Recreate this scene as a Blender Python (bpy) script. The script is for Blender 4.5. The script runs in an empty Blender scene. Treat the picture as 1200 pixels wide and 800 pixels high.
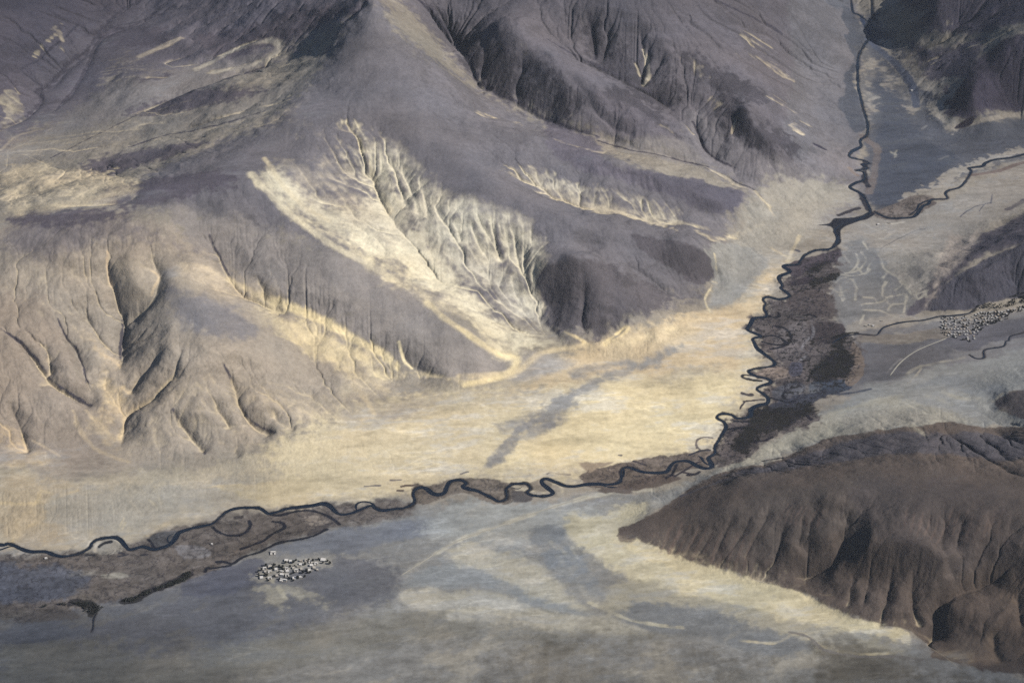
import bpy, math, random
import numpy as np

# ---------------------------------------------------------------- camera, sky, sun, exposure
scene = bpy.context.scene
CAM_H, PITCH, HFOV = 6000.0, 35.0, 30.0
cam_data = bpy.data.cameras.new('camera')
cam_data.angle = math.radians(HFOV)
cam_data.clip_start, cam_data.clip_end = 10.0, 90000.0
cam = bpy.data.objects.new('camera', cam_data)
scene.collection.objects.link(cam)
cam.location = (0, 0, CAM_H)
cam.rotation_euler = (math.radians(90 - PITCH), 0, 0)
scene.camera = cam

SUN_EL, SUN_AZ = 35.0, 98.0            # azimuth clockwise from +Y (the view direction): light comes from the right
world = bpy.data.worlds.new('World')
scene.world = world
world.use_nodes = True
wn = world.node_tree.nodes
sky = wn.new('ShaderNodeTexSky')
sky.sky_type = 'NISHITA'
sky.sun_disc = False
sky.sun_elevation = math.radians(SUN_EL)
sky.sun_rotation = math.radians(SUN_AZ)
sky.altitude = 4200
sky.air_density = 1.0
sky.dust_density = 0.6
wn['Background'].inputs['Strength'].default_value = 0.07
world.node_tree.links.new(sky.outputs['Color'], wn['Background'].inputs['Color'])

sun_data = bpy.data.lights.new('sun', 'SUN')
sun_data.energy = 5.0
sun_data.angle = math.radians(0.5)
sun_data.color = (1.0, 0.93, 0.82)
sun = bpy.data.objects.new('sun', sun_data)
scene.collection.objects.link(sun)
sun.rotation_euler = (math.radians(90 - SUN_EL), 0, math.radians(180 - SUN_AZ))
sun.location = (6000, 9000, 7000)

vs = scene.view_settings
vs.view_transform = 'Standard'
vs.look = 'None'
vs.exposure = 0.92
vs.gamma = 1.0
scene.cycles.use_denoising = False
scene.cycles.max_bounces = 5
scene.cycles.volume_bounces = 1

rng = np.random.default_rng(7)
random.seed(7)

# ---------------------------------------------------------------- the ground grid (metres, camera above the origin, looking along +Y)
F32 = np.float32
FPX = 600.0 / math.tan(math.radians(HFOV / 2))
cp, sp = math.cos(math.radians(PITCH)), math.sin(math.radians(PITCH))

NX, NY = 1840, 1700
def y_of_ang(a):
    return CAM_H / np.tan(a)
# rows thin out with distance, columns fan out with distance
yr = np.concatenate([np.linspace(3200, 5400, 60)[:-1],
                     5400 * (15200 / 5400) ** np.linspace(0, 1, NY - 60 - 30 + 1)[:-1],
                     15200 + (np.linspace(0, 1, 31) ** 1.7) * 12000]).astype(np.float64)
NY = len(yr)
core = np.linspace(-0.345, 0.345, NX - 60)
side = 0.345 + (np.linspace(0, 1, 31)[1:] ** 1.7) * 0.75
ur = np.concatenate([-side[::-1], core, side])
NX = len(ur)
depth = yr * cp + CAM_H * sp
X = (ur[None, :] * depth[:, None]).astype(F32)
Y = np.repeat(yr[:, None], NX, 1).astype(F32)

def to_index(x, y):
    fj = np.interp(y, yr, np.arange(NY))
    d = y * cp + CAM_H * sp
    fi = np.interp(x / d, ur, np.arange(NX))
    return fi, fj

def bilinear(A, x, y):
    fi, fj = to_index(x, y)
    i = np.clip(fi.astype(int), 0, NX - 2); j = np.clip(fj.astype(int), 0, NY - 2)
    a = fi - i; b = fj - j
    return (A[j, i] * (1 - a) * (1 - b) + A[j, i + 1] * a * (1 - b) + A[j + 1, i] * (1 - a) * b + A[j + 1, i + 1] * a * b)

def ray(px, py):
    sx = (np.asarray(px, float) - 600) / FPX; sy = (400 - np.asarray(py, float)) / FPX
    return sx, cp + sy * sp, -sp + sy * cp           # x, y, z of the sight line

def on_plane(px, py, z):
    dx, dy, dz = ray(px, py)
    t = (z - CAM_H) / dz
    return dx * t, dy * t

Z = np.zeros_like(X)
def ground(pts):
    """where the sight line of a point read off the photograph meets the terrain"""
    p = np.atleast_2d(np.asarray(pts, float))
    dx, dy, dz = ray(p[:, 0], p[:, 1])
    zs = np.linspace(1500, -120, 420)
    t = (zs[None, :] - CAM_H) / dz[:, None]
    xx, yy = dx[:, None] * t, dy[:, None] * t
    below = bilinear(Z, xx, yy) > zs[None, :]
    k = np.argmax(below, 1); k[~below.any(1)] = 419
    k = np.maximum(k, 1)
    r = np.arange(len(p))
    z0, z1 = zs[k - 1], zs[k]
    d0 = z0 - bilinear(Z, xx[r, k - 1], yy[r, k - 1]); d1 = z1 - bilinear(Z, xx[r, k], yy[r, k])
    f = np.clip(d0 / (d0 - d1 + 1e-9), 0, 1)
    t = (z0 + (z1 - z0) * f - CAM_H) / dz
    return np.stack([dx * t, dy * t], 1)

# ---------------------------------------------------------------- noise
def perlin(x, y, seed):
    xi = np.floor(x); yi = np.floor(y)
    fx = (x - xi).astype(F32); fy = (y - yi).astype(F32)
    xi = xi.astype(np.int64); yi = yi.astype(np.int64)
    def g(ix, iy, ax, ay):
        h = (ix * 374761393 + iy * 668265263 + seed * 974634777) & 0xffffffff
        h = ((h ^ (h >> 13)) * 1274126177) & 0xffffffff
        h = (h ^ (h >> 16)) & 1023
        return COS[h] * ax + SIN[h] * ay
    u = fx * fx * fx * (fx * (fx * 6 - 15) + 10); v = fy * fy * fy * (fy * (fy * 6 - 15) + 10)
    a = g(xi, yi, fx, fy); b = g(xi + 1, yi, fx - 1, fy)
    c = g(xi, yi + 1, fx, fy - 1); d = g(xi + 1, yi + 1, fx - 1, fy - 1)
    return ((a + (b - a) * u) * (1 - v) + (c + (d - c) * u) * v) * 1.5
COS = np.cos(np.arange(1024) * 2 * math.pi / 1024).astype(F32)
SIN = np.sin(np.arange(1024) * 2 * math.pi / 1024).astype(F32)
def fbm(scale, octaves, seed, sx=1.0, sy=1.0, gain=0.5, ang=0.0):
    c, s = math.cos(ang), math.sin(ang)
    x = (X * c + Y * s) / (scale * sx); y = (Y * c - X * s) / (scale * sy)
    o = np.zeros_like(X); amp = 1.0; tot = 0
    for k in range(octaves):
        o += amp * perlin(x, y, seed + k * 17); tot += amp
        x = x * 2.03 + 3.7; y = y * 2.03 - 1.9; amp *= gain
    return o / tot * 1.4
def sstep(a, b, x):
    t = np.clip((x - a) / (b - a), 0, 1)
    return t * t * (3 - 2 * t)

# ---------------------------------------------------------------- base relief from spot heights (photo x, photo y, metres above the river)
SPOT = '''
0 640 0  150 640 0  300 610 0  480 585 0  650 570 0  830 545 0  880 450 3  890 390 5  915 330 8  980 280 15  1015 235 20  1005 180 28
1010 120 40  1010 50 60  1000 0 75  -250 650 0  1000 -150 120
0 700 15  200 700 15  330 670 20  500 650 25  700 610 15  100 800 60  350 800 60  600 800 70  800 760 60  950 790 80  600 700 40  -250 800 60
300 950 110  800 950 120  -300 950 110  1200 950 200  1500 950 300
1040 755 72  900 712 47  800 680 36  720 640 24
0 575 60  60 565 55  150 560 50  300 540 42  450 500 40  550 480 40  650 440 42  700 500 20  800 450 14  760 400 40  850 350 30  900 290 30  950 250 30
430 0 850  440 -120 950  425 60 720  395 110 610  470 40 740  540 105 520
490 0 650  530 50 490  565 105 390  640 132 320  720 167 250  800 186 200  830 197 180  880 225 110  915 255 62  940 270 34
540 140 480  620 163 400  700 188 335  760 205 270  830 230 185  880 262 70
590 190 395  640 218 322  700 240 262  760 250 200  800 265 150  850 275 70
480 150 530  540 190 445  600 230 385  660 255 325  720 270 275  780 285 200  825 295 150  838 322 50
690 290 238  735 312 170  785 347 62
640 320 215  680 305 258  700 330 215  750 340 135  690 375 120  700 400 46  648 388 56  640 345 120
410 170 525  430 200 448  450 235 385  490 285 298  540 330 205  590 365 122  645 397 55
570 260 350  600 300 230  560 285 285  520 240 390
330 130 570  340 180 530  340 230 460  380 290 370  430 330 290  500 370 200  560 400 135  597 438 42
235 260 430  255 300 362  290 345 285  370 372 205  430 405 132  485 442 55
130 230 490  60 250 470  200 250 480  260 230 510  155 310 390  200 335 380
215 350 350  250 380 285  300 400 225  350 440 130  400 475 60  300 470 130  260 520 62  230 450 195  200 420 245  170 480 135  180 535 56
140 370 255  143 400 205  140 430 160  110 465 125  140 490 95  140 520 70
50 400 260  0 330 360  0 400 270  60 340 340  20 470 150  0 520 85  90 430 200  -200 350 350  -200 250 430  -250 500 90
0 250 430  0 225 320  60 212 320  150 190 360  0 178 222  45 150 240  40 110 255  80 75 280  120 35 300  165 0 330  170 -120 420
0 60 420  60 20 430  0 0 500  -200 100 480  -100 -100 650
400 20 740  330 35 560  260 50 430  200 70 345  140 55 310  380 60 640  300 95 490  240 110 430  170 95 350
320 130 530  240 165 440  150 200 380  340 70 500  270 92 415  200 112 345  100 150 270
645 47 540  700 77 450  767 112 350  800 140 280  820 165 225  840 190 172
600 30 660  650 70 560  690 110 440  740 145 335  800 175 225  600 -120 800
700 0 680  760 20 620  830 60 480  880 130 350  920 180 190  960 210 55  960 130 90  950 60 170  960 25 230  930 0 360  990 30 75  870 212 130  900 240 70
960 232 36  980 140 55  760 -120 800  900 -120 500
1190 60 350  1200 0 480  1120 20 300  1100 0 380  1140 110 190  1110 120 85  1120 150 55  1200 130 85  1080 80 90  1060 40 110  1300 60 480  1300 150 160  1150 -120 600  1400 -100 700
1050 150 40  1060 200 34  1100 180 42  1100 240 34  1200 180 46  1200 230 52  1300 230 70
1050 300 22  1100 300 36  1000 350 12  1060 360 20
1085 362 24  1100 338 75  1140 318 130  1200 285 210  1300 255 300  1120 297 44  1160 272 60  1200 248 60  1140 368 28  1200 350 40  1200 372 38  1110 385 28
1060 420 20  1150 420 38  1200 430 60  1000 460 14  1100 460 36  1300 420 90
1190 468 105  1165 475 62  1300 480 160  1180 496 72
735 624 24  785 604 62  850 578 130  920 562 185  1000 552 250  1090 550 300  1200 565 345  1350 560 400
800 577 18  850 554 20  900 537 26  960 517 40  1010 505 55  1090 495 75  1200 497 105
740 635 24  790 657 30  850 672 36  935 692 46  980 717 56  1070 742 70  1095 772 80  1200 792 110  1300 830 160
900 620 140  1000 620 210  1100 620 265  1000 680 105  1100 690 165  1180 700 170  1150 745 105  1200 640 290  1350 700 320
'''
sv = np.array(SPOT.split(), float).reshape(-1, 3)
sxw, syw = on_plane(sv[:, 0], sv[:, 1], sv[:, 2])
def tps(x, y, z, qx, qy, lam):
    S = 3000.0
    x, y, qx, qy = x / S, y / S, qx / S, qy / S
    n = len(x)
    def phi(r2): return 0.5 * r2 * np.log(r2 + 1e-12)
    K = phi((x[:, None] - x) ** 2 + (y[:, None] - y) ** 2) + lam * np.eye(n)
    P = np.stack([np.ones(n), x, y], 1)
    M = np.block([[K, P], [P.T, np.zeros((3, 3))]])
    w = np.linalg.solve(M, np.concatenate([z, np.zeros(3)]))
    out = np.empty(qx.shape)
    for r in range(qx.shape[0]):
        k = phi((qx[r][:, None] - x) ** 2 + (qy[r][:, None] - y) ** 2)
        out[r] = k @ w[:n] + w[n] + w[n + 1] * qx[r] + w[n + 2] * qy[r]
    return out
st = 5
jj = np.unique(np.r_[np.arange(0, NY, st), NY - 1]); ii = np.unique(np.r_[np.arange(0, NX, st), NX - 1])
Zc = tps(sxw, syw, sv[:, 2], X[np.ix_(jj, ii)].astype(float), Y[np.ix_(jj, ii)].astype(float), 2e-4)
def up(A):      # smooth resampling of the coarse relief on to the full grid (Catmull-Rom)
    def axis(A, k, n):
        f = np.interp(np.arange(n), k, np.arange(len(k)))
        i = np.clip(f.astype(int), 0, len(k) - 2); t = (f - i)[:, None]
        g = lambda o: A[np.clip(i + o, 0, len(k) - 1)]
        return 0.5 * (2 * g(0) + (g(1) - g(-1)) * t + (2 * g(-1) - 5 * g(0) + 4 * g(1) - g(2)) * t ** 2 + (3 * g(0) - g(-1) - 3 * g(1) + g(2)) * t ** 3)
    return axis(axis(A, jj, NY).T, ii, NX).T
Z = np.maximum(up(Zc), -10).astype(F32)
Z = np.minimum(Z, 1100 + 0 * Z)

# ---------------------------------------------------------------- strokes: polylines and outlines laid on the ground
def smooth(p, n=5, closed=False):
    p = np.asarray(p, float)
    if len(p) < 3: return p
    q = np.vstack([p[-1], p, p[0], p[1]]) if closed else np.vstack([2 * p[0] - p[1], p, 2 * p[-1] - p[-2]])
    out = []
    for k in range(1, len(q) - 2):
        for t in np.linspace(0, 1, n, endpoint=False):
            out.append(0.5 * (2 * q[k] + (q[k + 1] - q[k - 1]) * t + (2 * q[k - 1] - 5 * q[k] + 4 * q[k + 1] - q[k + 2]) * t * t + (3 * q[k] - q[k - 1] - 3 * q[k + 1] + q[k + 2]) * t ** 3))
    if not closed: out.append(p[-1])
    return np.array(out)
def P(s):
    return np.array([[float(v) for v in a.split(',')] for a in s.split()])
W1 = W2 = None
def window(pts, pad):
    x0, y0 = pts.min(0) - pad; x1, y1 = pts.max(0) + pad
    j0, j1 = np.searchsorted(yr, [y0, y1]); j1 = min(j1 + 1, NY)
    if j1 - j0 < 2: return None
    d0, d1 = depth[j0], depth[j1 - 1]
    ua = min(x0 / d0, x0 / d1); ub = max(x1 / d0, x1 / d1)
    i0, i1 = np.searchsorted(ur, [ua, ub])
    if i1 - i0 < 2: return None
    return slice(j0, j1), slice(i0, i1)
def dist_line(pts, win, warp):
    x = X[win] + WX[win] * warp; y = Y[win] + WY[win] * warp
    best = np.full(x.shape, 1e9, F32); par = np.zeros(x.shape, F32); sgn = np.zeros(x.shape, F32)
    n = len(pts) - 1
    for k in range(n):
        ax, ay = pts[k]; bx, by = pts[k + 1]
        ex, ey = bx - ax, by - ay; L = ex * ex + ey * ey + 1e-6
        t = np.clip(((x - ax) * ex + (y - ay) * ey) / L, 0, 1)
        dx = x - ax - ex * t; dy = y - ay - ey * t
        d = dx * dx + dy * dy
        m = d < best
        best = np.where(m, d, best); par = np.where(m, (k + t) / n, par)
    return np.sqrt(best), par
def dist_poly(pts, win, warp):
    x = X[win] + WX[win] * warp; y = Y[win] + WY[win] * warp
    best = np.full(x.shape, 1e9, F32); ins = np.zeros(x.shape, bool)
    n = len(pts)
    for k in range(n):
        ax, ay = pts[k]; bx, by = pts[(k + 1) % n]
        ex, ey = bx - ax, by - ay; L = ex * ex + ey * ey + 1e-6
        t = np.clip(((x - ax) * ex + (y - ay) * ey) / L, 0, 1)
        dx = x - ax - ex * t; dy = y - ay - ey * t
        best = np.minimum(best, dx * dx + dy * dy)
        if abs(ey) > 1e-9:
            ins ^= ((ay > y) != (by > y)) & (x < ex * (y - ay) / ey + ax)
    d = np.sqrt(best)
    return np.where(ins, -d, d)
WX = fbm(260, 4, 11); WY = fbm(260, 4, 57)
FINE = fbm(45, 4, 91)

def relief_line(s, h, w, warp=18, taper=0.25, kind='v', n=4):
    """adds a ridge (h>0) or cuts a gully (h<0) along a line"""
    g = ground(smooth(P(s), n))
    win = window(g, w * 3.2 + 40)
    if win is None: return
    d, t = dist_line(g, win, warp)
    env = np.clip(t / taper, 0, 1) * 1.0 if taper > 0 else 1.0
    env = np.minimum(env, np.clip((1 - t) / 0.12 + 0.15, 0, 1))
    prof = np.exp(-d / w) if kind == 'v' else np.exp(-(d / w) ** 2)
    Z[win] += (h * env * prof).astype(F32)

GULLY = [  # photo polyline, depth, half width
 ('240,262 250,290 262,310 280,337 293,347 318,354 345,365', -26, 38),
 ('300,318 306,335 311,348 330,352', -18, 30),
 ('133,288 128,310 132,335 138,355 146,372 143,395 141,410 137,430', -40, 40),
 ('174,290 180,310 186,322 180,345 165,362 150,375', -38, 36),
 ('3,386 20,398 35,415 50,432 62,447 80,458 95,466 106,475', -34, 40),
 ('68,372 75,390 88,410 97,430 104,448 108,460', -28, 32),
 ('40,390 52,410 58,425 60,440', -20, 30),
 ('95,355 105,375 116,395 130,410', -18, 30),
 ('10,470 20,490 28,515 30,530', -24, 32),
 ('215,400 208,425 200,440 185,455 165,468 150,480 144,500 141,520', -34, 36),
 ('190,405 175,425 160,445 148,460', -26, 34),
 ('262,425 270,445 278,470 290,488 305,500 322,508', -34, 36),
 ('245,470 262,488 270,505', -20, 30),
 ('205,480 215,500 228,515 240,532', -26, 34),
 ('320,480 328,495 345,505', -18, 28),
 ('275,522 280,535', -14, 22),
 ('467,400 473,415 482,425 500,435 520,442', -16, 26),
 # amphitheatre
 ('415,170 425,195 437,205 445,225 452,240 462,255 480,280', -22, 36),
 ('402,140 412,155 418,165 424,185', -16, 28),
 ('470,195 478,215 486,235 492,250', -15, 26), ('490,205 495,225 500,240 503,255', -14, 24),
 ('455,180 462,200 470,225 478,245', -14, 24),
 ('550,255 555,275 562,290 570,300', -14, 24), ('575,255 578,275 582,295 590,310', -16, 26), ('600,265 604,285 608,305 615,325', -18, 26),
 ('618,285 614,300 616,315 622,335 632,352', -18, 26), ('560,250 566,268 575,282', -12, 22), ('628,300 626,318 630,335 640,352', -16, 22),
 ('590,255 592,275 597,290', -12, 22), ('525,250 535,268 540,285', -12, 24),
 ('505,230 515,250 530,275 545,300', -14, 30),
 ('678,318 683,340 683,360 682,380 688,395', -22, 34), ('720,325 722,350 715,372', -10, 30), ('735,370 730,382 720,392', -18, 24),
 ('687,288 698,297 715,308 735,312 755,322 775,335 785,347', -20, 30),
 # upper valley and its side cuts
 ('490,0 515,25 535,50 553,70 560,95 575,105', -45, 45), ('520,20 530,40 540,60', -25, 30),
 ('560,100 590,112 610,122 630,135 660,148 700,160', -30, 38),
 ('700,160 740,172 775,180 800,187 825,195', -16, 26),
 ('828,196 840,202 850,206 865,217 880,222 892,234 908,252', -14, 18),
 ('610,55 612,80 606,100 608,118', -26, 34), ('575,20 570,50 565,80 562,95', -22, 34),
 ('643,47 665,60 700,77 735,95 767,110 790,130', -26, 34), ('690,15 695,40 698,70', -34, 36), ('715,25 712,50 705,75', -24, 32),
 ('762,45 758,70 752,90 755,98', -34, 34), ('750,30 755,60', -20, 30), ('780,60 770,80 760,92', -20, 28),
 ('813,142 820,155 825,170 835,182 845,188', -20, 24), ('835,182 850,193 860,197', -10, 20),
 ('690,110 700,130 720,145 745,160', -22, 30), ('660,80 680,100 692,112', -16, 28),
 ('860,130 858,150 862,162', -20, 30), ('840,20 870,30 900,40', -22, 34), ('800,20 830,40 850,60', -22, 34),
 # far left valley
 ('165,0 140,15 120,35 110,50 98,62 82,75 70,90 58,100 42,107 50,115 40,130 20,142 0,152', -18, 34),
 ('205,5 190,15 150,32 125,42 108,60 98,85 82,110 65,130', -14, 26),
 ('400,30 430,0', -40, 40), ('330,66 300,78 265,90 220,105 190,118 150,135', -24, 34), ('285,80 262,92', -16, 26),
 ('320,108 280,130 240,142 180,158', -14, 30), ('255,55 230,60 190,75', -14, 28), ('200,90 170,90', -10, 20),
 ('170,218 150,235 120,238 60,240', -16, 30),
 # right bank hill
 ('993,605 990,630 980,650 958,662 930,670', -42, 42), ('990,600 995,615', -15, 26),
 ('1200,645 1175,668 1150,680 1123,690 1102,708 1097,735 1092,752', -52, 50),
 ('925,608 915,630 905,655 898,665', -15, 26), ('945,605 940,625 932,640', -13, 24), ('905,590 895,615 880,640 872,655', -13, 26), ('960,600 950,620 945,650', -13, 22),
 ('880,600 870,625 858,645', -10, 22), ('860,600 850,625 838,650', -9, 20), ('840,605 830,630 815,655', -9, 20), ('820,610 810,635 800,652', -9, 18), ('800,615 792,635 785,650', -7, 16),
 ('1045,660 1040,690 1035,710 1030,735', -16, 24), ('1070,660 1068,690 1072,715 1080,735', -21, 26), ('1080,600 1085,620 1110,650 1118,680', -19, 26),
 ('1110,600 1105,625 1108,650', -13, 22), ('1160,625 1150,650 1140,670', -16, 26), ('1130,600 1125,625 1120,650', -13, 24), ('1165,740 1168,760 1172,775', -19, 24), ('1190,690 1195,720 1200,740', -19, 28),
 ('1000,665 998,690 992,715', -10, 20), ('1020,665 1015,690 1010,715', -9, 18),
 ('1100,500 1120,510 1150,530 1200,560', -19, 26), ('1060,470 1090,485 1120,500', -7, 16), ('1140,505 1165,520 1190,540', -19, 24), ('1160,500 1185,512 1200,520', -16, 24),
]
for s, h, w in GULLY: relief_line(s, h, w)
RIDGE = [
 ('412,165 432,205 455,245 495,295 545,335 595,370 650,396', -14, 130),
 ('240,262 280,330 340,358 400,390 450,422', -8, 110), ('430,120 480,150 540,192 600,232 660,258 705,285', 28, 110), ('590,192 640,220 700,242 760,254 810,266', -26, 80),
 ('540,140 620,163 700,186 760,204 830,228', 20, 80), ('655,318 685,306 720,316 745,335', 20, 80),
 ('155,298 158,320 155,345', 16, 60), ('215,340 250,372 300,400', 10, 90),
 ('1000,640 1040,645 1090,650 1120,665', 48, 75), ('940,640 915,655 895,665', 14, 50), ('1010,605 1050,615 1090,610', 20, 70), ('900,690 960,700 1020,720', 6, 40),
 ('1100,715 1140,720 1175,735', 24, 70),
 ('655,310 690,300 720,310 740,330', 14, 70), ('780,285 810,288 830,300', 18, 60),
 ('700,185 740,200 800,225 850,240', 14, 60), ('870,120 880,145 900,170 920,190', 30, 60),
]
for s, h, w in RIDGE: relief_line(s, h, w, kind='g', taper=0.15)

def gradmag(A):
    gy = np.gradient(A, axis=0) / np.gradient(Y, axis=0)
    gx = np.gradient(A, axis=1) / np.gradient(X, axis=1)
    return gx, gy
def blur(A, n):
    for _ in range(n):
        B = A.copy(); B[1:-1] = (A[:-2] + 2 * A[1:-1] + A[2:]) / 4
        A = B.copy(); A[:, 1:-1] = (B[:, :-2] + 2 * B[:, 1:-1] + B[:, 2:]) / 4
    return A
gx, gy = gradmag(up(Zc))
slope0 = np.hypot(gx, gy)
hill = blur(sstep(0.06, 0.17, slope0).astype(F32), 6)
n1 = fbm(620, 6, 3); n2 = fbm(230, 3, 29); rd = 1 - np.abs(fbm(300, 5, 71))
steep = hill * sstep(0.10, 0.26, slope0)
Z += steep * (n1 * 22 + n2 * 11 + (rd - 0.7) * 18) + (hill - steep) * (n1 * 5 + n2 * 2) + (1 - hill) * (n1 * 2.0 + n2 * 0.6)
Z = Z.astype(F32)

# ---------------------------------------------------------------- running water cuts the hills: stream-power erosion on the grid
def erode(Z, K, steps, m=0.45):
    n = NX * NY
    idx = np.arange(n, dtype=np.int32).reshape(NY, NX)
    area = (np.abs(np.gradient(X, axis=1)) * np.abs(np.gradient(Y, axis=0))).ravel().astype(np.float64)
    offs = [(-1, -1), (-1, 0), (-1, 1), (0, -1), (0, 1), (1, -1), (1, 0), (1, 1)]
    dists = {}
    for oj, oi in offs:
        d = np.full((NY, NX), 1e9, F32)
        a = (slice(max(0, -oj), NY - max(0, oj)), slice(max(0, -oi), NX - max(0, oi)))
        b = (slice(max(0, oj), NY - max(0, -oj)), slice(max(0, oi), NX - max(0, -oi)))
        d[a] = np.hypot(X[b] - X[a], Y[b] - Y[a]); dists[(oj, oi)] = (a, b, d)
    Kf = K.ravel()
    for s in range(steps):
        best = np.zeros((NY, NX), F32); rcv = idx.copy(); dl = np.ones((NY, NX), F32)
        jit = (1 + 0.25 * (rng.random((NY, NX), dtype=F32) - 0.5))
        for o in offs:
            a, b, d = dists[o]
            g = (Z[a] - Z[b]) / d[a] * jit[a]
            m_ = g > best[a]
            best[a] = np.where(m_, g, best[a]); rcv[a] = np.where(m_, idx[b], rcv[a]); dl[a] = np.where(m_, d[a], dl[a])
        r = rcv.ravel(); L = dl.ravel().astype(np.float64)
        lev = (r != np.arange(n)).astype(np.int32); p = r.copy()
        while True:                                   # hops to the outlet, by pointer doubling
            add = lev[p]
            if not add.any(): break
            lev = lev + add; p = p[p]
        order = np.argsort(lev, kind='stable')
        cuts = np.searchsorted(lev[order], np.arange(lev.max() + 2))
        A = area.copy()
        for k in range(len(cuts) - 2, 0, -1):
            c = order[cuts[k]:cuts[k + 1]]
            np.add.at(A, r[c], A[c])
        z = Z.ravel().astype(np.float64)
        f = Kf * A ** m / L
        for k in range(1, len(cuts) - 1):
            c = order[cuts[k]:cuts[k + 1]]
            z[c] = np.where(z[c] > z[r[c]], (z[c] + f[c] * z[r[c]]) / (1 + f[c]), z[c])
        Zn = z.reshape(NY, NX).astype(F32)
        # slope creep rounds the crests a little
        Zb = blur(Zn, 1)
        Z = Zn + (Zb - Zn) * (0.35 * hill)
    return Z, A.reshape(NY, NX)
# where the slopes are cut by rills and where they stay smooth: (photo polyline, half width in metres, strength)
RZ = np.zeros_like(X)
def zone(s, w, k):
    g = ground(smooth(P(s), 4)); win = window(g, w * 2.2)
    d, _ = dist_line(g, win, 40)
    RZ[win] = np.maximum(RZ[win], k * (1 - sstep(w * 0.45, w * 1.6, d)))
for s, w, k in (('750,632 800,645 860,655 920,668', 120, 0.75), ('880,605 920,615 960,625', 120, 0.5), ('940,690 1000,705 1060,725', 120, 0.5), ('1050,600 1100,610 1150,615 1200,620', 150, 0.6), ('1000,665 1060,675 1110,690', 150, 0.6), ('1150,730 1200,740', 120, 0.7),
                ('1085,505 1130,520 1200,545', 100, 0.9), ('840,562 900,548 960,535', 70, 0.6),
                ('425,195 455,225 490,255 530,285', 120, 0.4), ('548,265 580,285 605,320 625,350', 130, 0.4), ('405,150 415,185', 70, 0.8), ('305,190 320,210', 50, 0.5),
                ('600,210 660,225 720,240 780,255', 110, 0.9), ('640,330 648,360', 50, 0.4), ('690,380 730,375', 60, 0.5), ('700,330 740,345', 80, 0.35), ('800,295 825,305', 60, 0.9), ('20,60 80,30 140,0', 200, 0.8), ('60,140 120,120 200,100', 140, 0.6), ('100,200 200,180 300,150', 120, 0.6),
                ('30,410 70,430 110,440', 170, 0.45), ('0,450 40,500', 140, 0.4), ('140,400 160,450 200,470', 150, 0.4), ('230,470 290,490 330,490', 120, 0.4), ('60,350 110,370', 110, 0.3),
                ('510,30 560,75 620,120', 120, 1.0), ('690,40 750,70 790,110', 170, 1.0), ('700,120 760,150 800,170', 100, 0.8), ('850,130 880,150 910,175', 130, 0.8), ('640,80 690,110', 120, 0.7), ('830,30 900,60 950,90', 160, 0.9), ('880,110 930,140 960,170', 120, 0.7), ('780,20 850,30', 100, 0.6),
                ('690,190 750,205 800,215', 90, 0.6), ('380,60 420,20', 110, 0.9), ('160,50 240,45 330,30', 120, 0.6), ('200,90 280,80 330,70', 80, 0.6), ('250,120 320,112', 60, 0.5),
                ('1100,330 1150,310 1200,300', 110, 1.0), ('1110,20 1160,60 1200,100', 200, 0.8), ('70,60 30,80', 80, 0.6)):
    zone(s, w, k)
SM = np.zeros_like(X)
for s, w, k in (('470,260 520,310 570,350 620,380', 70, 0.6), ('330,190 345,240 390,300 450,345 520,385 585,428', 190, 1.0), ('240,290 280,330', 60, 0.5), ('200,335 240,365 290,385 340,410', 170, 0.9), ('430,60 450,110 500,160 560,205 620,235', 200, 0.85), ('150,230 200,255 260,250', 120, 0.8),
                ('620,60 690,105', 70, 0.5), ('155,300 158,340', 70, 0.8), ('735,624 765,613', 70, 1.0), ('800,590 900,570 1000,560 1100,575 1200,590', 140, 0.8), ('780,620 870,635 960,640 1050,650 1150,650', 160, 0.45), ('650,330 680,325 720,335', 90, 0.6), ('790,285 820,300', 70, 0.4)):
    g = ground(smooth(P(s), 4)); win = window(g, w * 2.2); SM[win] = np.maximum(SM[win], k * (1 - sstep(w * 0.4, w * 1.5, dist_line(g, win, 40)[0])))
smooth_z = blur(blur(Z, 30), 40)
Z = (Z + (smooth_z - Z) * SM * 0.7).astype(F32)
smooth_z = blur(Z, 14)
Z = (Z + (smooth_z - Z) * (1 - RZ) * hill * 0.15).astype(F32)
Z, FLOW = erode(Z, (hill * (0.0105 + 0.007 * RZ) * (1 - 0.88 * SM)).astype(np.float64), 14, 0.5)
LF = np.log10(FLOW + 1).astype(F32)


# runnels and scree streaks follow the fall line: noise smeared down the smoothed slope
def smear(seed, steps, size):
    R = np.random.default_rng(seed); base = R.random((NY, NX), dtype=F32)
    base = blur(base, size); base = (base - base.mean()) / base.std()
    gx_, gy_ = gradmag(blur(Z, 12)); n = np.hypot(gx_, gy_) + 1e-5
    dxc = np.gradient(X, axis=1); dyc = np.gradient(Y, axis=0)
    vi, vj = -gx_ / n * 6.0 / dxc, -gy_ / n * 6.0 / dyc
    acc = base.copy(); J0, I0 = np.mgrid[0:NY, 0:NX].astype(F32)
    for sg in (1, -1):
        j, i = J0.copy(), I0.copy()
        for _ in range(steps):
            jj_ = np.clip(np.rint(j).astype(np.int32), 0, NY - 1); ii_ = np.clip(np.rint(i).astype(np.int32), 0, NX - 1)
            acc += base[jj_, ii_]
            j += sg * vj[jj_, ii_]; i += sg * vi[jj_, ii_]
    return (acc - acc.mean()) / acc.std()
RILL = smear(21, 34, 16); RILL2 = smear(33, 22, 5)
RILLF = (np.exp(-(RILL * 1.3) ** 2) * 1.0 + np.exp(-(RILL2 * 1.4) ** 2) * 0.45).astype(F32)
Z -= hill * RZ * (1 - SM) * RILLF * 1.6
STREAK = smear(5, 14, 1); STREAK2 = smear(9, 26, 4)
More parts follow.
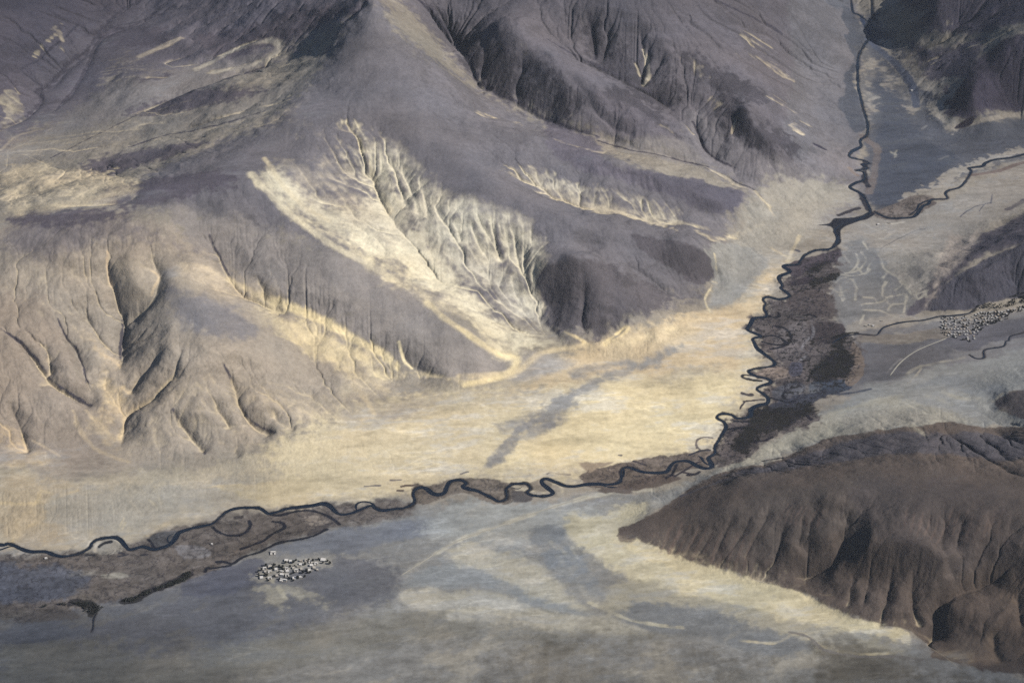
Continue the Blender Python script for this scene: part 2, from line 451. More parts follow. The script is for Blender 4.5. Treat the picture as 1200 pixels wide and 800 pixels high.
micro = 1 - np.abs(fbm(46, 4, 881, gain=0.6)) * 2.4
Z += (hill * (micro * 1.1 * (1 - 0.5 * SM) + STREAK2 * 0.15)).astype(F32)
plain = 1 - hill
MOTTLE = np.clip(0.22 * fbm(420, 7, 501, sx=1.6, gain=0.68) + 0.04 * STREAK2 + plain * 0.18 * fbm(120, 5, 533, sx=2.8, sy=0.8, gain=0.65, ang=0.15), -0.5, 0.5)

# ---------------------------------------------------------------- the rivers, read off the photograph
RIVER_LOW = '-60,630 0,638.3 8,636.7 17,639 25,643 37.5,646.3 53,646 62.5,649.7 71.7,651.7 83,650.8 96.7,646.7 105,641.7 108,635.8 116.7,631.3 131.7,629.5 140,631.7 146.7,639 151.7,644 160,642 168,640.3 180,643.7 190,641.3 198,638.5 204,633 208,626 212,623 226.7,618.3 248,613.7 256.7,606.7 265,600 275,595.8 291.7,594.5 303,595 309,598 315,602 323,600 336.7,596 353,593.8 368,592 376.7,590 385,591.7 391.7,598 397,602 403,602.8 410,601.7 418,598.7 426.7,595 435,592 440,595.3 448,598 461.7,596.3 473,595 483,590.8 486,585.8 484,579 486.7,573.3 493,570.8 500,572.5 505.8,577.5 513,579.7 520.8,577.5 523.7,570 527.5,564 536.7,562 544,563.7 546.7,566.7 541.7,569.7 546.7,572.5 558,574.7 568,579 578,584 585,587.5 594,583.7 593,573.3 600,567.5'
RIVER_MID = '600,567.5 609,566.4 616.7,566.3 621.7,571.7 617.5,576.7 623,580 635,581.3 645,580 648,577 641.7,571.7 635,565.8 635.8,561.7 641.7,560.8 651.7,565 661.7,569 673,569.7 686.7,567.5 700,567 713,567.5 724,565.8 728,561.7 728,551.7 733,547.5 741.7,549 751.7,552.5 766.7,554 780,553 784,549 788,543 796.7,540 808,540.8 816.7,545.8 825.8,549 834,547.5 833,542.5 830,536 838,531 837.5,524 841.7,516.7 846.7,508 850.8,500.8 849,495 840.8,490 840.8,486.7 848,484.7 858,486.3 863,489.7 873,489.7 880,486.7 880,480 888,475 899,472.5 900,466.7 895,461.7 886.7,455.8 893,451.7 901.7,449 903,445.8 895,442.5 888,441.5 879,437.5 878,434 890,431 905,429 908,425 900,418 888,409 884,401.7 882.5,396.7 891.7,394 885,390.8 875.8,386.3 879,380.8 883.7,373 898,371 898,366.7 895,360.8 897.5,355.8 894,350.8 900,348 913,350.8 925,347.5 921.7,342.5 915,338 916.7,334 912.5,325 924,319.7 925,316.7 918,313 921.7,310.8 935,310 938,305 945,298 956.7,293.3 971.7,292 980,286.7'
RIVER_UP = '980,286.7 982,278 978,270 988,262 1004,258 1018,250 1020,247 1015,235 1008.4,226.7 996,220 1001.7,215 1013,210 1011.7,201.7 1003,200 1016.7,197.5 1010,193 1019,191.7 1011.7,188 995.8,184 998,178 1009,171.7 1008,165 1015.8,158 1016.7,145 1011.7,128 1008,112 1005.8,103 1005,83 1006,66.7 1013,53 1021.7,41.7 1025,30 1022.5,18 1021.7,0 1022,-20'
SIDE_ARMS = ['-20,645 0,644 8,641 17,639.5', '200,638 196,632 198,627.5 204,625', '418,598 417,592 421,588.5 428,587.5 436,589.5 440,593', '546,569.5 555,574', '600,571 607,573 612,570', '838,548 826,542 822,536 818,534', '728,561 731,556 731,549', '700,567.5 715,570.5 724,571']
OXBOWS = ['250,617.5 256.7,623 271.7,627 286.7,624 292.5,616.7 291.7,610', '320,611 331.7,613 332.5,619 320,625 310,632.5 296.7,638 283,643', '398,614 385,605 366.7,598 346.7,598.7 326.7,603.5 315,602', '383,620 366.7,627.5 350,631.7 323,636.7 306.7,645.8 285,652.5 273,660 263,658 254,658', '270,662 250,665 241.7,664.7 240,669', '893,394.5 905,393 913,395 920,401 914,404 903,403 893,400', '910,382.5 920,385 926.7,393 925,401 915,406.5 903,409', '900,370 905,372 912,371 912,366', '903,466.5 915,469 922,471 932,470', '860,493 878,494 890,493', '851,503 868,501 885,504', '174,632 178,636 180,641', '116,640 122,636 130,634', '883,440.5 872,439 870,442 880,445 892,446', '920,467 917,463 920,458', '793,544 787,556 780,560']
STREAMS = [('1025,248 1030,251 1036.7,254 1045,256 1066.8,255 1073.4,252 1081.5,241.6 1088,239 1092,234 1109.6,233 1107.6,227 1112,223 1125.6,219 1136,205.5 1138,200 1135.7,197 1151,195 1155,191 1167,187 1184.5,185 1200,181 1240,172', 15),
           ('1066,252 1074,246 1077,240 1085,236 1092,234', 8), ('1015,33 1014,30 1016.7,26 1006.7,18 1000,15 998,5 995,-15', 13),
           ('975,402 985,396 993,393 1008,391.5 1026,393 1031,388 1037,383 1057,377.7 1083,375 1099.5,371 1115,370 1134,367.6 1141,363', 8),
           ('1136,416 1143.6,420 1153,419 1153.7,410 1175,406 1178.5,400 1182,399 1184,394 1200,389.6 1230,382', 7.5),
           ('107,740 109,735 109.5,725 113,718', 4)]
TRACKS = ['470,674 500,655 520,642 545,630 580,618 620,603 660,590 690,581', '1043,440 1056,424 1076,410 1110,396']
# the beds are level and cut a little below the meadows
def bed(s, w, cut):
    g = ground(smooth(P(s), 5)); win = window(g, w * 6 + 40)
    d, _ = dist_line(g, win, 0)
    a = 1 - sstep(w * 0.8, w * 4, d)
    Z[win] = Zs[win] * a + Z[win] * (1 - a) - cut * (1 - sstep(w * 0.5, w * 0.5 + 9, d))
Zs = blur(Z, 10)
for s_ in (RIVER_LOW, RIVER_MID, RIVER_UP): bed(s_, 18, 2.0)
for s_, w_ in STREAMS: bed(s_, w_, 1.2)

# ---------------------------------------------------------------- ground colours: earth and rock, with shade of clouds and slopes painted in
SOIL_GAIN, SOIL_HAZE = (1.52, 1.50, 1.50), (0.010, 0.010, 0.012)
def soil_and_shade(r, g, b):
    """base colour of ground that shows as (r, g, b), any shade in it included"""
    o = []
    for v, gn, hz in zip((r, g, b), SOIL_GAIN, SOIL_HAZE):
        v /= 255.0; v = v / 12.92 if v < 0.04045 else ((v + 0.055) / 1.055) ** 2.4
        o.append(max((v - hz) / gn, 0.006))
    return np.array(o, F32)
ALB = np.empty(X.shape + (3,), F32); ALB[:] = soil_and_shade(142, 135, 127)
ROCK = (hill * 0.22).astype(F32)
PALE = np.zeros(X.shape, F32); PALEC = np.empty(X.shape + (3,), F32); PALEC[:] = soil_and_shade(190, 176, 148)
SCREE = False
BREAK = fbm(150, 3, 611)
def blend(win, a, c, rock=None, ragged=1.0):
    a = np.where(a > 0.004, sstep(0.26, 0.74, a + MOTTLE[win] * ragged * np.minimum(a * 4, 1) * (1 - 0.5 * (a > 0.97))), 0) * 0.75 + a * 0.25
    ALB[win] += (c - ALB[win]) * a[..., None]
    if rock is not None: ROCK[win] += (rock - ROCK[win]) * a
def fill(s, c, soft=60, warp=45, a=1.0, rag=0.5, rock=None, n=4):
    if SCREE and sum(c) > 400: warp = warp * 2.2
    g = ground(smooth(P(s), n, True)); win = window(g, soft * 2.6 + warp * 2)
    if win is None: return
    if soft >= 18: soft *= 2.3
    d = dist_poly(g, win, warp) + FINE[win] * soft * rag
    if SCREE and sum(c) > 400: return sediment(win, (1 - sstep(-soft * 1.5, soft, d)) * a, c)
    blend(win, (1 - sstep(-soft, soft, d)) * a, soil_and_shade(*c), rock)
def line(s, c, w, soft=None, warp=14, a=1.0, rag=0.5, taper=0.0, rock=None, n=5, brk=0.4):
    soft = w * 0.8 if soft is None else soft
    g = ground(smooth(P(s), n)); win = window(g, w * 1.2 + soft * 1.5 + warp * 2)
    if win is None: return
    d, t = dist_line(g, win, warp)
    k = np.minimum(np.clip(t / taper, 0, 1), np.clip((1 - t) / taper, 0, 1)) if taper > 0 else 1.0
    if SCREE and sum(c) > 400:
        return sediment(win, (1 - sstep(w * 0.2, w * 1.1 + soft * 1.4, d)) * a * np.minimum(k * 3, 1), c)
    d = d + FINE[win] * soft * rag
    if sum(c) > 330 and w < 16: a = 0.8 * a * (1 - brk * sstep(0.12, -0.22, BREAK[win])); soft = soft * 2.0
    blend(win, (1 - sstep(w * 0.5 * k, w * 0.5 * k + soft, d)) * a * np.minimum(k * 3, 1), soil_and_shade(*c), rock)

def sediment(win, a, c):
    """loose pale sand and scree: where it may lie; the relief decides how much of it lies where"""
    b = a * (1 - PALE[win] * 0.5)
    PALEC[win] += (soil_and_shade(*c) - PALEC[win]) * b[..., None]
    PALE[win] = np.maximum(PALE[win], a) + 0.35 * np.minimum(PALE[win], a) * (1 - np.maximum(PALE[win], a))
CREAM, SAND, BEIGE = (222, 206, 166), (204, 188, 152), (172, 162, 146)
GREY, BLUE, SLATE = (138, 137, 139), (112, 114, 122), (88, 89, 102)
LAV, DUSK, ROCKC, DARK = (118, 113, 122), (96, 91, 102), (76, 71, 82), (56, 52, 64)
BROWN, PEAT, NAVY = (104, 94, 90), (86, 79, 80), (40, 42, 54)

# broad regions ------------------------------------------------------------
fill('-300,-200 520,-200 440,0 330,60 200,110 60,150 0,180 -300,260', (104, 100, 110), 160)
fill('-300,-200 150,-200 165,0 100,30 60,70 30,105 0,125 -300,200', (98, 93, 103), 90)  # corner slopes, shade of clouds painted into their colour
fill('60,150 130,100 230,75 300,70 250,110 160,150 90,180', (128, 123, 124), 90)
fill('0,180 60,160 170,130 300,100 380,90 300,140 150,165 0,200', (134, 129, 126), 80)
fill('430,0 470,40 560,105 650,150 760,200 850,235 840,330 740,370 700,395 650,390 560,370 430,320 330,280 200,250 130,235 200,190 330,130', (109, 106, 113), 90)
fill('480,-60 990,-60 960,30 985,90 960,130 990,180 960,215 900,220 820,190 700,160 600,125 540,80', (103, 99, 107), 90)
fill('930,-30 1000,-10 1010,40 1005,100 1012,150 1005,185 960,200 920,170 930,90', (108, 106, 113), 30)
fill('820,130 900,190 985,175 1012,205 1018,240 960,262 915,258 860,215 800,180', (122, 118, 124), 60)
fill('900,210 985,215 1012,235 960,262 930,300 880,330 840,335 840,300 870,262', (154, 149, 142), 60)
fill('0,270 140,255 260,280 340,330 420,400 470,450 400,490 320,510 150,550 0,560 -300,600 -300,280', (156, 146, 136), 90)
fill('190,338 230,336 280,360 310,385 270,402 215,385', (122, 119, 124), 40, a=0.7)
fill('0,340 60,360 100,440 140,500 100,545 0,535 -300,600 -300,340', (146, 135, 126), 60)
fill('200,240 330,275 470,330 560,400 600,432 560,445 500,437 430,395 330,345 230,290', (137, 131, 130), 60)
fill('0,265 120,245 210,275 240,300 130,290 60,310 0,300', (112, 107, 112), 60, a=0.6)
# the valley floor on the far bank
fill('-300,560 0,545 60,565 150,552 250,545 340,512 420,490 520,450 600,445 690,405 790,375 850,355 900,310 930,305 880,390 905,445 880,480 838,515 790,545 690,565 590,575 490,575 400,600 280,595 200,625 80,650 0,640 -300,660', (166, 157, 142), 40)
fill('330,520 460,470 600,460 700,420 800,400 878,390 890,440 870,475 840,490 835,525 780,545 690,560 600,562 530,556 480,575 420,590 300,590 330,560', (198, 185, 158), 110)
fill('620,470 800,440 872,445 860,480 838,510 800,535 690,548 620,545 560,540', (213, 198, 164), 60, a=0.75)
fill('690,400 760,380 870,352 895,320 915,330 880,385 860,430 780,440 660,450 600,455', (196, 178, 150), 40, a=0.85)
fill('835,285 880,290 900,310 870,345 830,360 836,330', (142, 141, 140), 26)
fill('0,555 80,565 100,600 60,640 0,636', (160, 147, 128), 40, a=0.7)
fill('60,580 200,565 300,560 330,580 250,600 150,628 60,620', (152, 147, 139), 50, a=0.8)
# near bank
fill('-300,640 0,645 150,640 300,600 480,585 600,590 700,580 800,575 740,620 800,660 930,700 1080,750 1200,800 1300,960 -300,960', (128, 127, 126), 40)
fill('-300,690 0,680 200,680 400,650 470,680 380,740 200,780 0,800 -300,850', (98, 99, 106), 70)
fill('0,735 200,760 400,720 600,690 720,720 800,740 700,760 500,760 300,800 200,830 0,830', (120, 118, 113), 60, a=0.7)
fill('-300,640 0,650 120,645 240,610 390,590 480,590 470,605 400,618 330,635 240,672 150,700 60,722 0,725 -300,740', (98, 92, 90), 26)
fill('-100,662 60,662 110,675 80,700 0,708 -100,712', (80, 83, 95), 30)
fill('230,672 300,655 320,675 270,695 220,695', (92, 94, 106), 20)
fill('320,640 400,622 470,610 520,600 560,605 480,630 400,650 340,650', (112, 115, 124), 26)
fill('-100,705 60,712 100,722 60,738 -100,745', (84, 80, 80), 22, a=0.8)
fill('-100,730 60,728 110,722 110,740 50,752 -100,752', (92, 94, 102), 20)
fill('500,600 560,585 640,588 700,590 690,620 640,640 560,640 500,625', (150, 152, 152), 40, a=0.8)
fill('700,600 730,590 760,590 745,620 790,655 900,690 940,720 860,710 760,690 700,660 660,620 670,600', (186, 178, 155), 30, a=0.85)
fill('520,655 600,640 660,700 720,730 640,715 560,690 470,685', (126, 129, 132), 30, a=0.9)
fill('470,690 560,690 660,715 760,735 700,745 560,728 480,712', (164, 159, 147), 26, a=0.7)
fill('525,640 570,635 640,665 680,700 690,715 640,702 570,675 530,662', (166, 161, 148), 22, a=0.7)
fill('620,620 660,620 690,680 730,710 690,700 640,660', (120, 124, 130), 22, a=0.9)
fill('740,680 900,705 1020,742 1060,765 900,765 780,735 700,715', (150, 145, 132), 34, a=0.9)
fill('750,700 860,722 960,760 900,770 800,745 730,728', (112, 114, 118), 26, a=0.8)
fill('600,745 740,740 900,770 1010,790 1010,860 400,860 470,790 560,770', (106, 102, 96), 90, 80, a=0.55, rag=0.6)
fill('960,745 1060,762 1100,790 1200,810 1200,900 980,860', (96, 92, 86), 60, a=0.7)
# right side plains
fill('1020,10 1075,90 1120,110 1110,150 1200,135 1300,130 1300,180 1180,190 1060,240 1022,240 1010,200 1018,160 1010,110 1008,70', (88, 90, 100), 34)
fill('985,5 1012,30 1016,48 1006,68 1004,95 1010,130 1014,152 1000,156 988,140 981,118 994,92 997,60', (80, 83, 94), 14, a=0.75)
fill('1030,70 1060,110 1080,160 1120,190 1060,235 1025,235 1022,200 1030,150 1022,110', (78, 82, 95), 30)
fill('1020,250 1110,235 1200,185 1300,170 1300,250 1200,246 1130,290 1085,360 1000,395 985,370 972,345 985,300 990,270', (142, 137, 133), 30)
fill('980,300 1010,280 1040,310 1060,345 1070,362 1010,375 990,385 972,345', (120, 119, 121), 24)
fill('1110,330 1085,362 1060,366 1090,330 1130,290 1200,250 1300,225 1300,260 1200,285 1150,300', (88, 84, 94), 20)
fill('1000,395 1090,375 1200,365 1300,350 1300,470 1180,440 1080,440 1000,465 985,450 1005,425', (116, 114, 117), 30)
fill('1000,408 1060,402 1110,398 1110,425 1060,440 1000,450', (98, 97, 103), 22)
fill('1120,380 1200,372 1300,365 1300,395 1200,395 1140,410 1110,405', (96, 95, 103), 16)
fill('1060,440 1200,410 1300,400 1300,520 1200,500 1060,500 960,520 860,552 800,578 760,592 800,570 880,535 960,480 1000,462', (134, 134, 134), 26)
fill('960,485 1040,462 1100,480 1130,495 1040,500 960,518 880,545 840,556 880,530', (158, 154, 144), 24, a=0.8)
# hills of the right bank
fill('727,622 762,602 800,578 850,554 920,536 960,515 1010,505 1090,496 1200,500 1350,505 1350,830 1200,792 1100,775 1070,742 980,715 935,692 850,670 790,656 745,640', (93, 84, 81), 17, 46, rag=0.9)  # brown rock, its colour also darkened for shade of clouds
fill('760,625 850,585 960,560 1050,560 1080,600 960,640 860,655', (90, 83, 81), 40, a=0.7)
fill('840,560 920,540 1010,510 1100,505 1200,512 1200,540 1080,530 960,545', (84, 81, 88), 22, a=0.8)
fill('1000,560 1200,580 1200,660 1120,680 1040,650', (82, 76, 77), 40, a=0.6)
fill('1100,690 1200,660 1350,660 1350,790 1200,785 1110,770', (90, 80, 76), 30, a=0.7)
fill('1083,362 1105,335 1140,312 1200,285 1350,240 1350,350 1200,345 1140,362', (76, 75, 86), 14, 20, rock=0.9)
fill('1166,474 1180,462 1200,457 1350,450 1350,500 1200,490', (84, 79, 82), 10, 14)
fill('1095,118 1110,95 1130,80 1160,60 1200,40 1350,0 1350,150 1200,130 1130,140', (72, 68, 82), 24)  # rock colour made darker to stand for shade of clouds
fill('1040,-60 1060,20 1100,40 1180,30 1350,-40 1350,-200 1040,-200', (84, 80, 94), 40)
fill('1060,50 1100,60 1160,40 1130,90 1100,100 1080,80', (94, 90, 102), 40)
# hills of the far bank
fill('632,330 645,312 685,302 715,308 745,325 785,345 770,362 735,376 712,390 700,402 690,396 680,386 650,384 648,362 634,348', (94, 90, 96), 20, 34, a=0.85, rag=1.0, rock=0.6)
fill('738,276 780,280 815,288 838,312 836,328 815,332 790,318 760,300', (92, 88, 95), 16, 34, a=0.9, rag=1.2, rock=0.5)
fill('640,140 690,160 720,195 760,200 800,215 865,222 872,245 830,240 770,225 700,205 650,180', (102, 98, 109), 24, rock=0.4)
fill('770,205 830,215 868,228 860,250 820,245 780,228', (92, 89, 100), 18, rock=0.5)
fill('335,330 430,350 520,385 590,425 592,436 560,444 500,436 474,420 440,385', (146, 139, 136), 50, a=0.8)
for s in ('500,5 540,30 575,50 610,75 600,110 560,90 535,60', '570,60 620,75 650,110 640,135 600,115 565,95', '690,20 730,60 770,85 800,100 780,130 720,95 690,70', '720,100 760,120 800,165 780,160 735,135 700,110',
          '840,110 870,115 885,150 860,165 845,145', '880,140 910,150 940,175 900,185 870,170', '620,60 660,95 690,130 660,140 640,110', '800,60 850,80 900,110 880,120 820,95'):
    fill(s, (78, 75, 83), 30, 60, a=0.8, rag=1.4, rock=0.9)
for s in ('90,38 140,30 200,38 190,52 140,55', '230,40 280,35 330,15 400,5 420,15 330,50 270,70 240,62', '160,92 200,82 205,88 180,95', '150,130 240,105 320,105 260,122 190,135', '100,190 180,170 240,165 200,185 130,205 90,205', '120,220 240,200 280,215 200,235 130,245', '10,255 70,245 150,248 130,258 40,268'):
    fill(s, (90, 85, 95), 30, 40, a=0.75, rag=0.9, rock=0.3)

# pale sand and scree on the hills -----------------------------------------
SCREE = True
fill('395,140 425,150 460,200 500,270 545,320 600,375 650,395 640,408 600,420 540,375 470,330 400,290 345,255 300,215 330,195 380,225 410,235 430,200', (196, 188, 168), 40)
fill('330,230 400,270 480,320 560,370 605,410 600,430 540,390 460,340 390,295 340,262', (206, 193, 164), 46, a=0.9)
fill('405,180 440,215 470,260 520,320 600,375 560,350 480,290 430,250', (202, 196, 178), 40, a=0.9)
fill('465,225 510,250 560,300 605,320 640,350 656,394 600,378 540,325 490,275', (176, 172, 164), 40, a=0.85)
fill('305,185 340,180 400,170 430,210 470,270 440,280 380,240 340,215', (160, 152, 146), 40, a=0.6)
line('295,205 320,230 345,255 390,288 440,315', (206, 196, 172), 30, a=0.8)
line('310,185 330,215 355,240 385,258', (196, 182, 154), 14, a=0.8)
line('420,165 432,195 447,225 458,250', (220, 204, 166), 14, a=0.8)
line('442,190 455,215 470,245', (206, 194, 164), 8, a=0.7)
line('500,355 530,380 560,400 585,415 605,420 598,436 570,446 545,450', (214, 196, 154), 26, a=0.9)
line('540,440 600,436 640,412 690,404 740,400 790,385', (200, 182, 150), 26, a=0.8)
line('646,362 649,378 655,385 690,402 705,402 722,392 735,382 733,390 710,404', (216, 196, 154), 12, soft=8, a=0.95)
line('634,340 640,355 648,375', (210, 192, 156), 10, a=0.8)
fill('230,285 285,335 330,352 400,388 460,430 480,448 440,470 400,480 385,440 340,400 280,370', (168, 158, 142), 40, a=0.7)
line('270,330 310,350 350,362 400,388 440,410 465,430', (214, 197, 158), 26, a=0.9)
line('345,400 390,425 420,440 455,458', (200, 182, 148), 26, a=0.7)
line('410,440 430,470 440,485 425,492', (196, 178, 148), 16, a=0.7)
line('467,400 470,412 474,424 482,432', (216, 202, 168), 10, a=0.9)
line('440,440 500,440 560,448 600,440', (206, 189, 154), 24, a=0.7)
fill('130,375 145,362 175,355 186,325 165,300 140,305 145,340', (150, 141, 133), 16, a=0.6)
line('127,295 128,320 132,332', (186, 166, 142), 8, a=0.9)
line('178,318 186,325 182,335 178,345', (200, 178, 148), 8, a=0.9)
fill('190,310 240,312 285,345 240,335 200,340', (160, 150, 138), 22, a=0.6)
line('140,430 130,420 112,410 110,400', (186, 164, 136), 10, a=0.6)
line('145,455 140,475 146,500 135,515 120,500 100,480', (196, 176, 144), 14, a=0.8)
line('150,480 165,470 180,455', (180, 160, 138), 8, a=0.6)
line('85,480 95,505 110,525 150,540', (184, 165, 140), 14, a=0.7)
fill('0,498 20,505 30,525 15,530 0,520', (186, 162, 132), 14, a=0.7)
line('40,515 55,525 68,535', (184, 163, 138), 10, a=0.7)
for s in ('150,225 100,232 50,240 0,245', '170,218 140,230', '0,225 40,222 100,228 140,236', '140,195 120,205 90,215', '590,188 620,212 660,232 720,248 760,258 810,262', '640,230 700,245 770,262 800,272', '555,130 590,142 614,146', '640,160 690,175 740,182 760,185'):
    line(s, (182, 170, 150), 16, soft=26, a=0.55, taper=0.2)
fill('590,195 640,205 680,215 700,235 760,250 790,262 720,252 650,232', (150, 145, 140), 30, a=0.7)
fill('0,195 40,185 110,200 170,210 160,235 90,245 0,248', (184, 170, 148), 30, a=0.85)
fill('0,125 45,150 100,150 200,118 240,130 150,165 60,185 0,178', (156, 147, 137), 40, a=0.5)
fill('140,45 175,62 230,70 205,88 150,95 110,100', (148, 142, 138), 40, a=0.45)
fill('280,150 330,130 400,150 400,180 330,175', (140, 134, 132), 40, a=0.4)
fill('300,352 350,362 400,388 450,425 440,447 380,432 330,400', (214, 197, 160), 30, a=0.85)
fill('150,455 165,470 150,500 130,525 105,520 95,490 125,440', (196, 175, 144), 24, a=0.75)
fill('0,498 30,508 62,535 40,552 0,548', (192, 170, 138), 24, a=0.7)
fill('200,305 260,312 310,350 290,362 230,330 195,325', (186, 170, 148), 22, a=0.7)
fill('40,395 60,420 75,450 60,455 40,430', (170, 152, 134), 20, a=0.6)
fill('85,380 120,395 132,425 120,445 100,420', (176, 157, 136), 20, a=0.6)
fill('0,285 60,300 130,290 200,310 300,310 330,350 250,360 130,380 40,370 0,360', (166, 153, 140), 40, a=0.45)
fill('180,440 260,420 330,440 400,450 440,490 330,515 240,530 150,550 100,500', (176, 161, 142), 50, a=0.5)
for s in ('860,58 885,70 920,84', '895,108 925,128 950,150', '868,38 890,52 905,58', '800,62 815,80 830,95', '905,75 935,95', '770,150 800,150 820,160', '925,145 945,160', '600,40 620,60', '830,115 845,125', '1130,58 1160,48 1185,38', '1100,35 1120,25', '1085,75 1100,66'):
    line(s, (142, 136, 133), 12, soft=46, a=0.5, warp=50, taper=0.3)
line('165,66 185,57 208,46', (168, 158, 146), 22, soft=30, a=0.9)
line('230,82 285,55 320,48 325,60 300,75 250,85', (160, 154, 146), 24, a=0.85)
line('330,78 345,74 360,74', (176, 164, 148), 10, a=0.7)
line('230,140 290,130 330,118 345,108', (168, 158, 146), 16, a=0.6, taper=0.3)
line('170,166 250,150 310,132 350,110', (150, 143, 138), 14, a=0.5, taper=0.3)
line('75,60 70,38 62,35 72,28', (158, 146, 136), 12, a=0.6); line('40,65 55,50 68,38', (160, 146, 134), 12, a=0.6)
fill('0,105 25,108 32,125 20,140 0,145', (150, 144, 134), 14, a=0.7)
line('0,176 20,160 45,152', (170, 160, 144), 12, a=0.6)
line('755,60 760,75 762,85 756,98', (166, 158, 146), 12, a=0.9)
line('744,75 750,88', (150, 142, 136), 8, a=0.6)
fill('690,105 710,145 740,160 800,175 780,150 730,120', (108, 103, 112), 20, a=0.6)
fill('720,165 790,160 830,190 800,192 740,178', (132, 127, 128), 18, a=0.7)
line('856,155 862,142 866,130', (156, 144, 134), 8, a=0.7)
for s in ('808,268 845,280 880,268 900,262', '840,300 838,320 834,345', '834,340 830,365', '760,250 800,262 835,268', '880,222 905,245'):
    line(s, (172, 164, 148), 10, soft=26, a=0.55, taper=0.2)
line('828,197 850,207 866,218 880,223 893,235 908,253', (160, 152, 142), 9, a=0.8)
line('826,197 848,205 866,215 881,221 894,233', (60, 58, 68), 3, soft=5, warp=6, a=0.9)
line('838,297 840,315 834,335 826,350 833,366', (196, 184, 156), 6, soft=7, a=0.85)
line('905,290 925,302 935,300', (190, 176, 150), 10, a=0.6)
line('937,276 930,290 922,306', (190, 178, 154), 8, soft=16, a=0.8)
line('930,292 936,294', (84, 84, 94), 12, soft=8, a=0.9)
for s in ('700,165 740,176 770,181 800,189 830,196', '812,143 820,157 826,172 836,184 856,195'):
    line(s, (66, 63, 74), 6, soft=9, a=0.8)
line('952,168 972,177', (62, 60, 74), 20, a=0.9, taper=0.4)

SCREE = False
# streaks on the valley floor ----------------------------------------------
fill('575,515 620,485 670,455 700,440 690,462 650,490 610,515 585,545 570,540', (146, 142, 138), 40, 70, a=0.4, rag=0.8)
for s, w in (('560,548 580,535 600,515 618,500 640,484 665,470 690,455', 26), ('575,508 600,498 625,484 640,478', 16), ('640,505 652,485 668,468 690,452 700,444', 16), ('610,520 632,505 650,492', 14), ('700,450 730,435 770,418 800,402', 18), ('660,440 700,432 740,420', 14)):
    line(s, (134, 132, 133), w * 0.7, soft=60, a=0.72, warp=60, rag=0.25, taper=0.3, brk=0.0)
fill('560,505 600,490 625,480 600,498 570,512', (146, 142, 138), 30, 50, a=0.35, rag=1.2)
fill('630,480 690,445 780,410 800,400 790,415 700,455 650,490', (148, 145, 142), 22, 40, a=0.6, rag=1.2)
fill('760,445 800,430 850,425 830,440 780,452', (170, 163, 150), 20, 30, a=0.5, rag=1.2)
fill('600,410 640,415 680,425 620,445 590,445', (160, 152, 144), 24, a=0.7)
fill('460,480 540,465 600,465 560,480 480,495', (178, 168, 148), 24, a=0.6)
fill('400,480 460,470 520,468 480,490 410,500', (150, 143, 137), 24, a=0.5)
for s in ('0,590 40,590 90,575', '12,640 18,620 25,605 35,600', '35,600 45,585 48,575 60,578', '40,605 42,612 25,622 12,640'):
    line(s, (188, 170, 138), 9, soft=9, a=0.6)
for s in ('138,626 140,615 145,606', '142,625 146,612', '175,585 185,595 195,600', '180,570 190,590'):
    line(s, (180, 168, 144), 5, soft=6, a=0.6)
line('175,627 190,618 200,612 215,608', (190, 172, 140), 14, a=0.6)
line('230,570 290,570 330,565 400,560', (186, 172, 146), 20, a=0.5, taper=0.3)
fill('260,575 340,560 420,560 460,575 380,585 300,588', (186, 174, 148), 22, a=0.6)
line('150,552 152,575 160,598 180,610', (182, 168, 142), 5, soft=9, a=0.4)
# near bank pale spreads
for s in ('475,672 500,655 520,642 545,630 580,618 620,603 660,590 700,580 760,574 800,568',):
    line(s, (176, 172, 160), 12, soft=14, a=0.8, warp=6)
line('700,585 740,588 780,580 830,562', (132, 133, 138), 8, soft=10, a=0.6)
for s in ('640,632 660,645 672,660 680,685 690,700 705,712', '690,665 692,685 697,700 706,712', '670,640 678,662', '655,650 690,705'):
    line(s, (180, 174, 158), 7, soft=12, a=0.45)
line('690,705 710,716 750,728 800,735', (176, 170, 152), 10, a=0.7)
fill('300,688 330,680 362,684 380,702 386,718 360,708 340,702 322,714 306,702', (150, 146, 135), 20, 40, a=0.6, rag=1.2)
for s in ('310,672 330,690 335,700', '345,682 350,700'):
    line(s, (172, 166, 148), 8, soft=22, a=0.6, warp=30, rag=1.2)
fill('120,670 145,670 150,676 125,677', (136, 132, 125), 14, 30, a=0.7)
line('85,672 110,670', (130, 128, 124), 14, soft=22, a=0.6)
line('90,720 150,705 200,690 240,675', (126, 122, 116), 8, soft=10, a=0.4)
fill('1060,485 1090,475 1110,480 1150,492 1120,497', (140, 138, 134), 12, a=0.5)
for s in ('1055,487 1070,500 1090,512', '1082,463 1105,470 1118,476', '1100,458 1120,465 1142,468', '1112,455 1135,462 1152,468', '1170,478 1185,492 1200,497'):
    line(s, (170, 164, 148), 8, soft=20, a=0.6, taper=0.2, brk=0.2)
line('1035,478 1080,488', (176, 168, 150), 8, a=0.5)
line('1165,470 1175,462 1190,458', (180, 168, 146), 8, a=0.7)
fill('1000,476 1060,480 1100,492 1040,500 980,508', (146, 142, 136), 18, a=0.6)
fill('1060,458 1110,440 1180,450 1160,470 1100,456', (124, 126, 130), 18, a=0.6)
line('1062,438 1075,430 1090,428 1130,418', (150, 146, 138), 10, a=0.7)
line('1062,450 1072,440 1080,430', (156, 150, 140), 6, a=0.7)
line('1040,437 1050,425 1070,412 1090,402 1115,394', (138, 136, 138), 5, soft=6, warp=6, a=0.7)
line('1043,440 1056,424 1076,410 1110,396', (132, 130, 134), 4, soft=5, warp=6, a=0.6)
fill('1005,396 1050,392 1100,382 1112,385 1105,398 1060,401 1010,404', (122, 115, 110), 12, a=0.8)
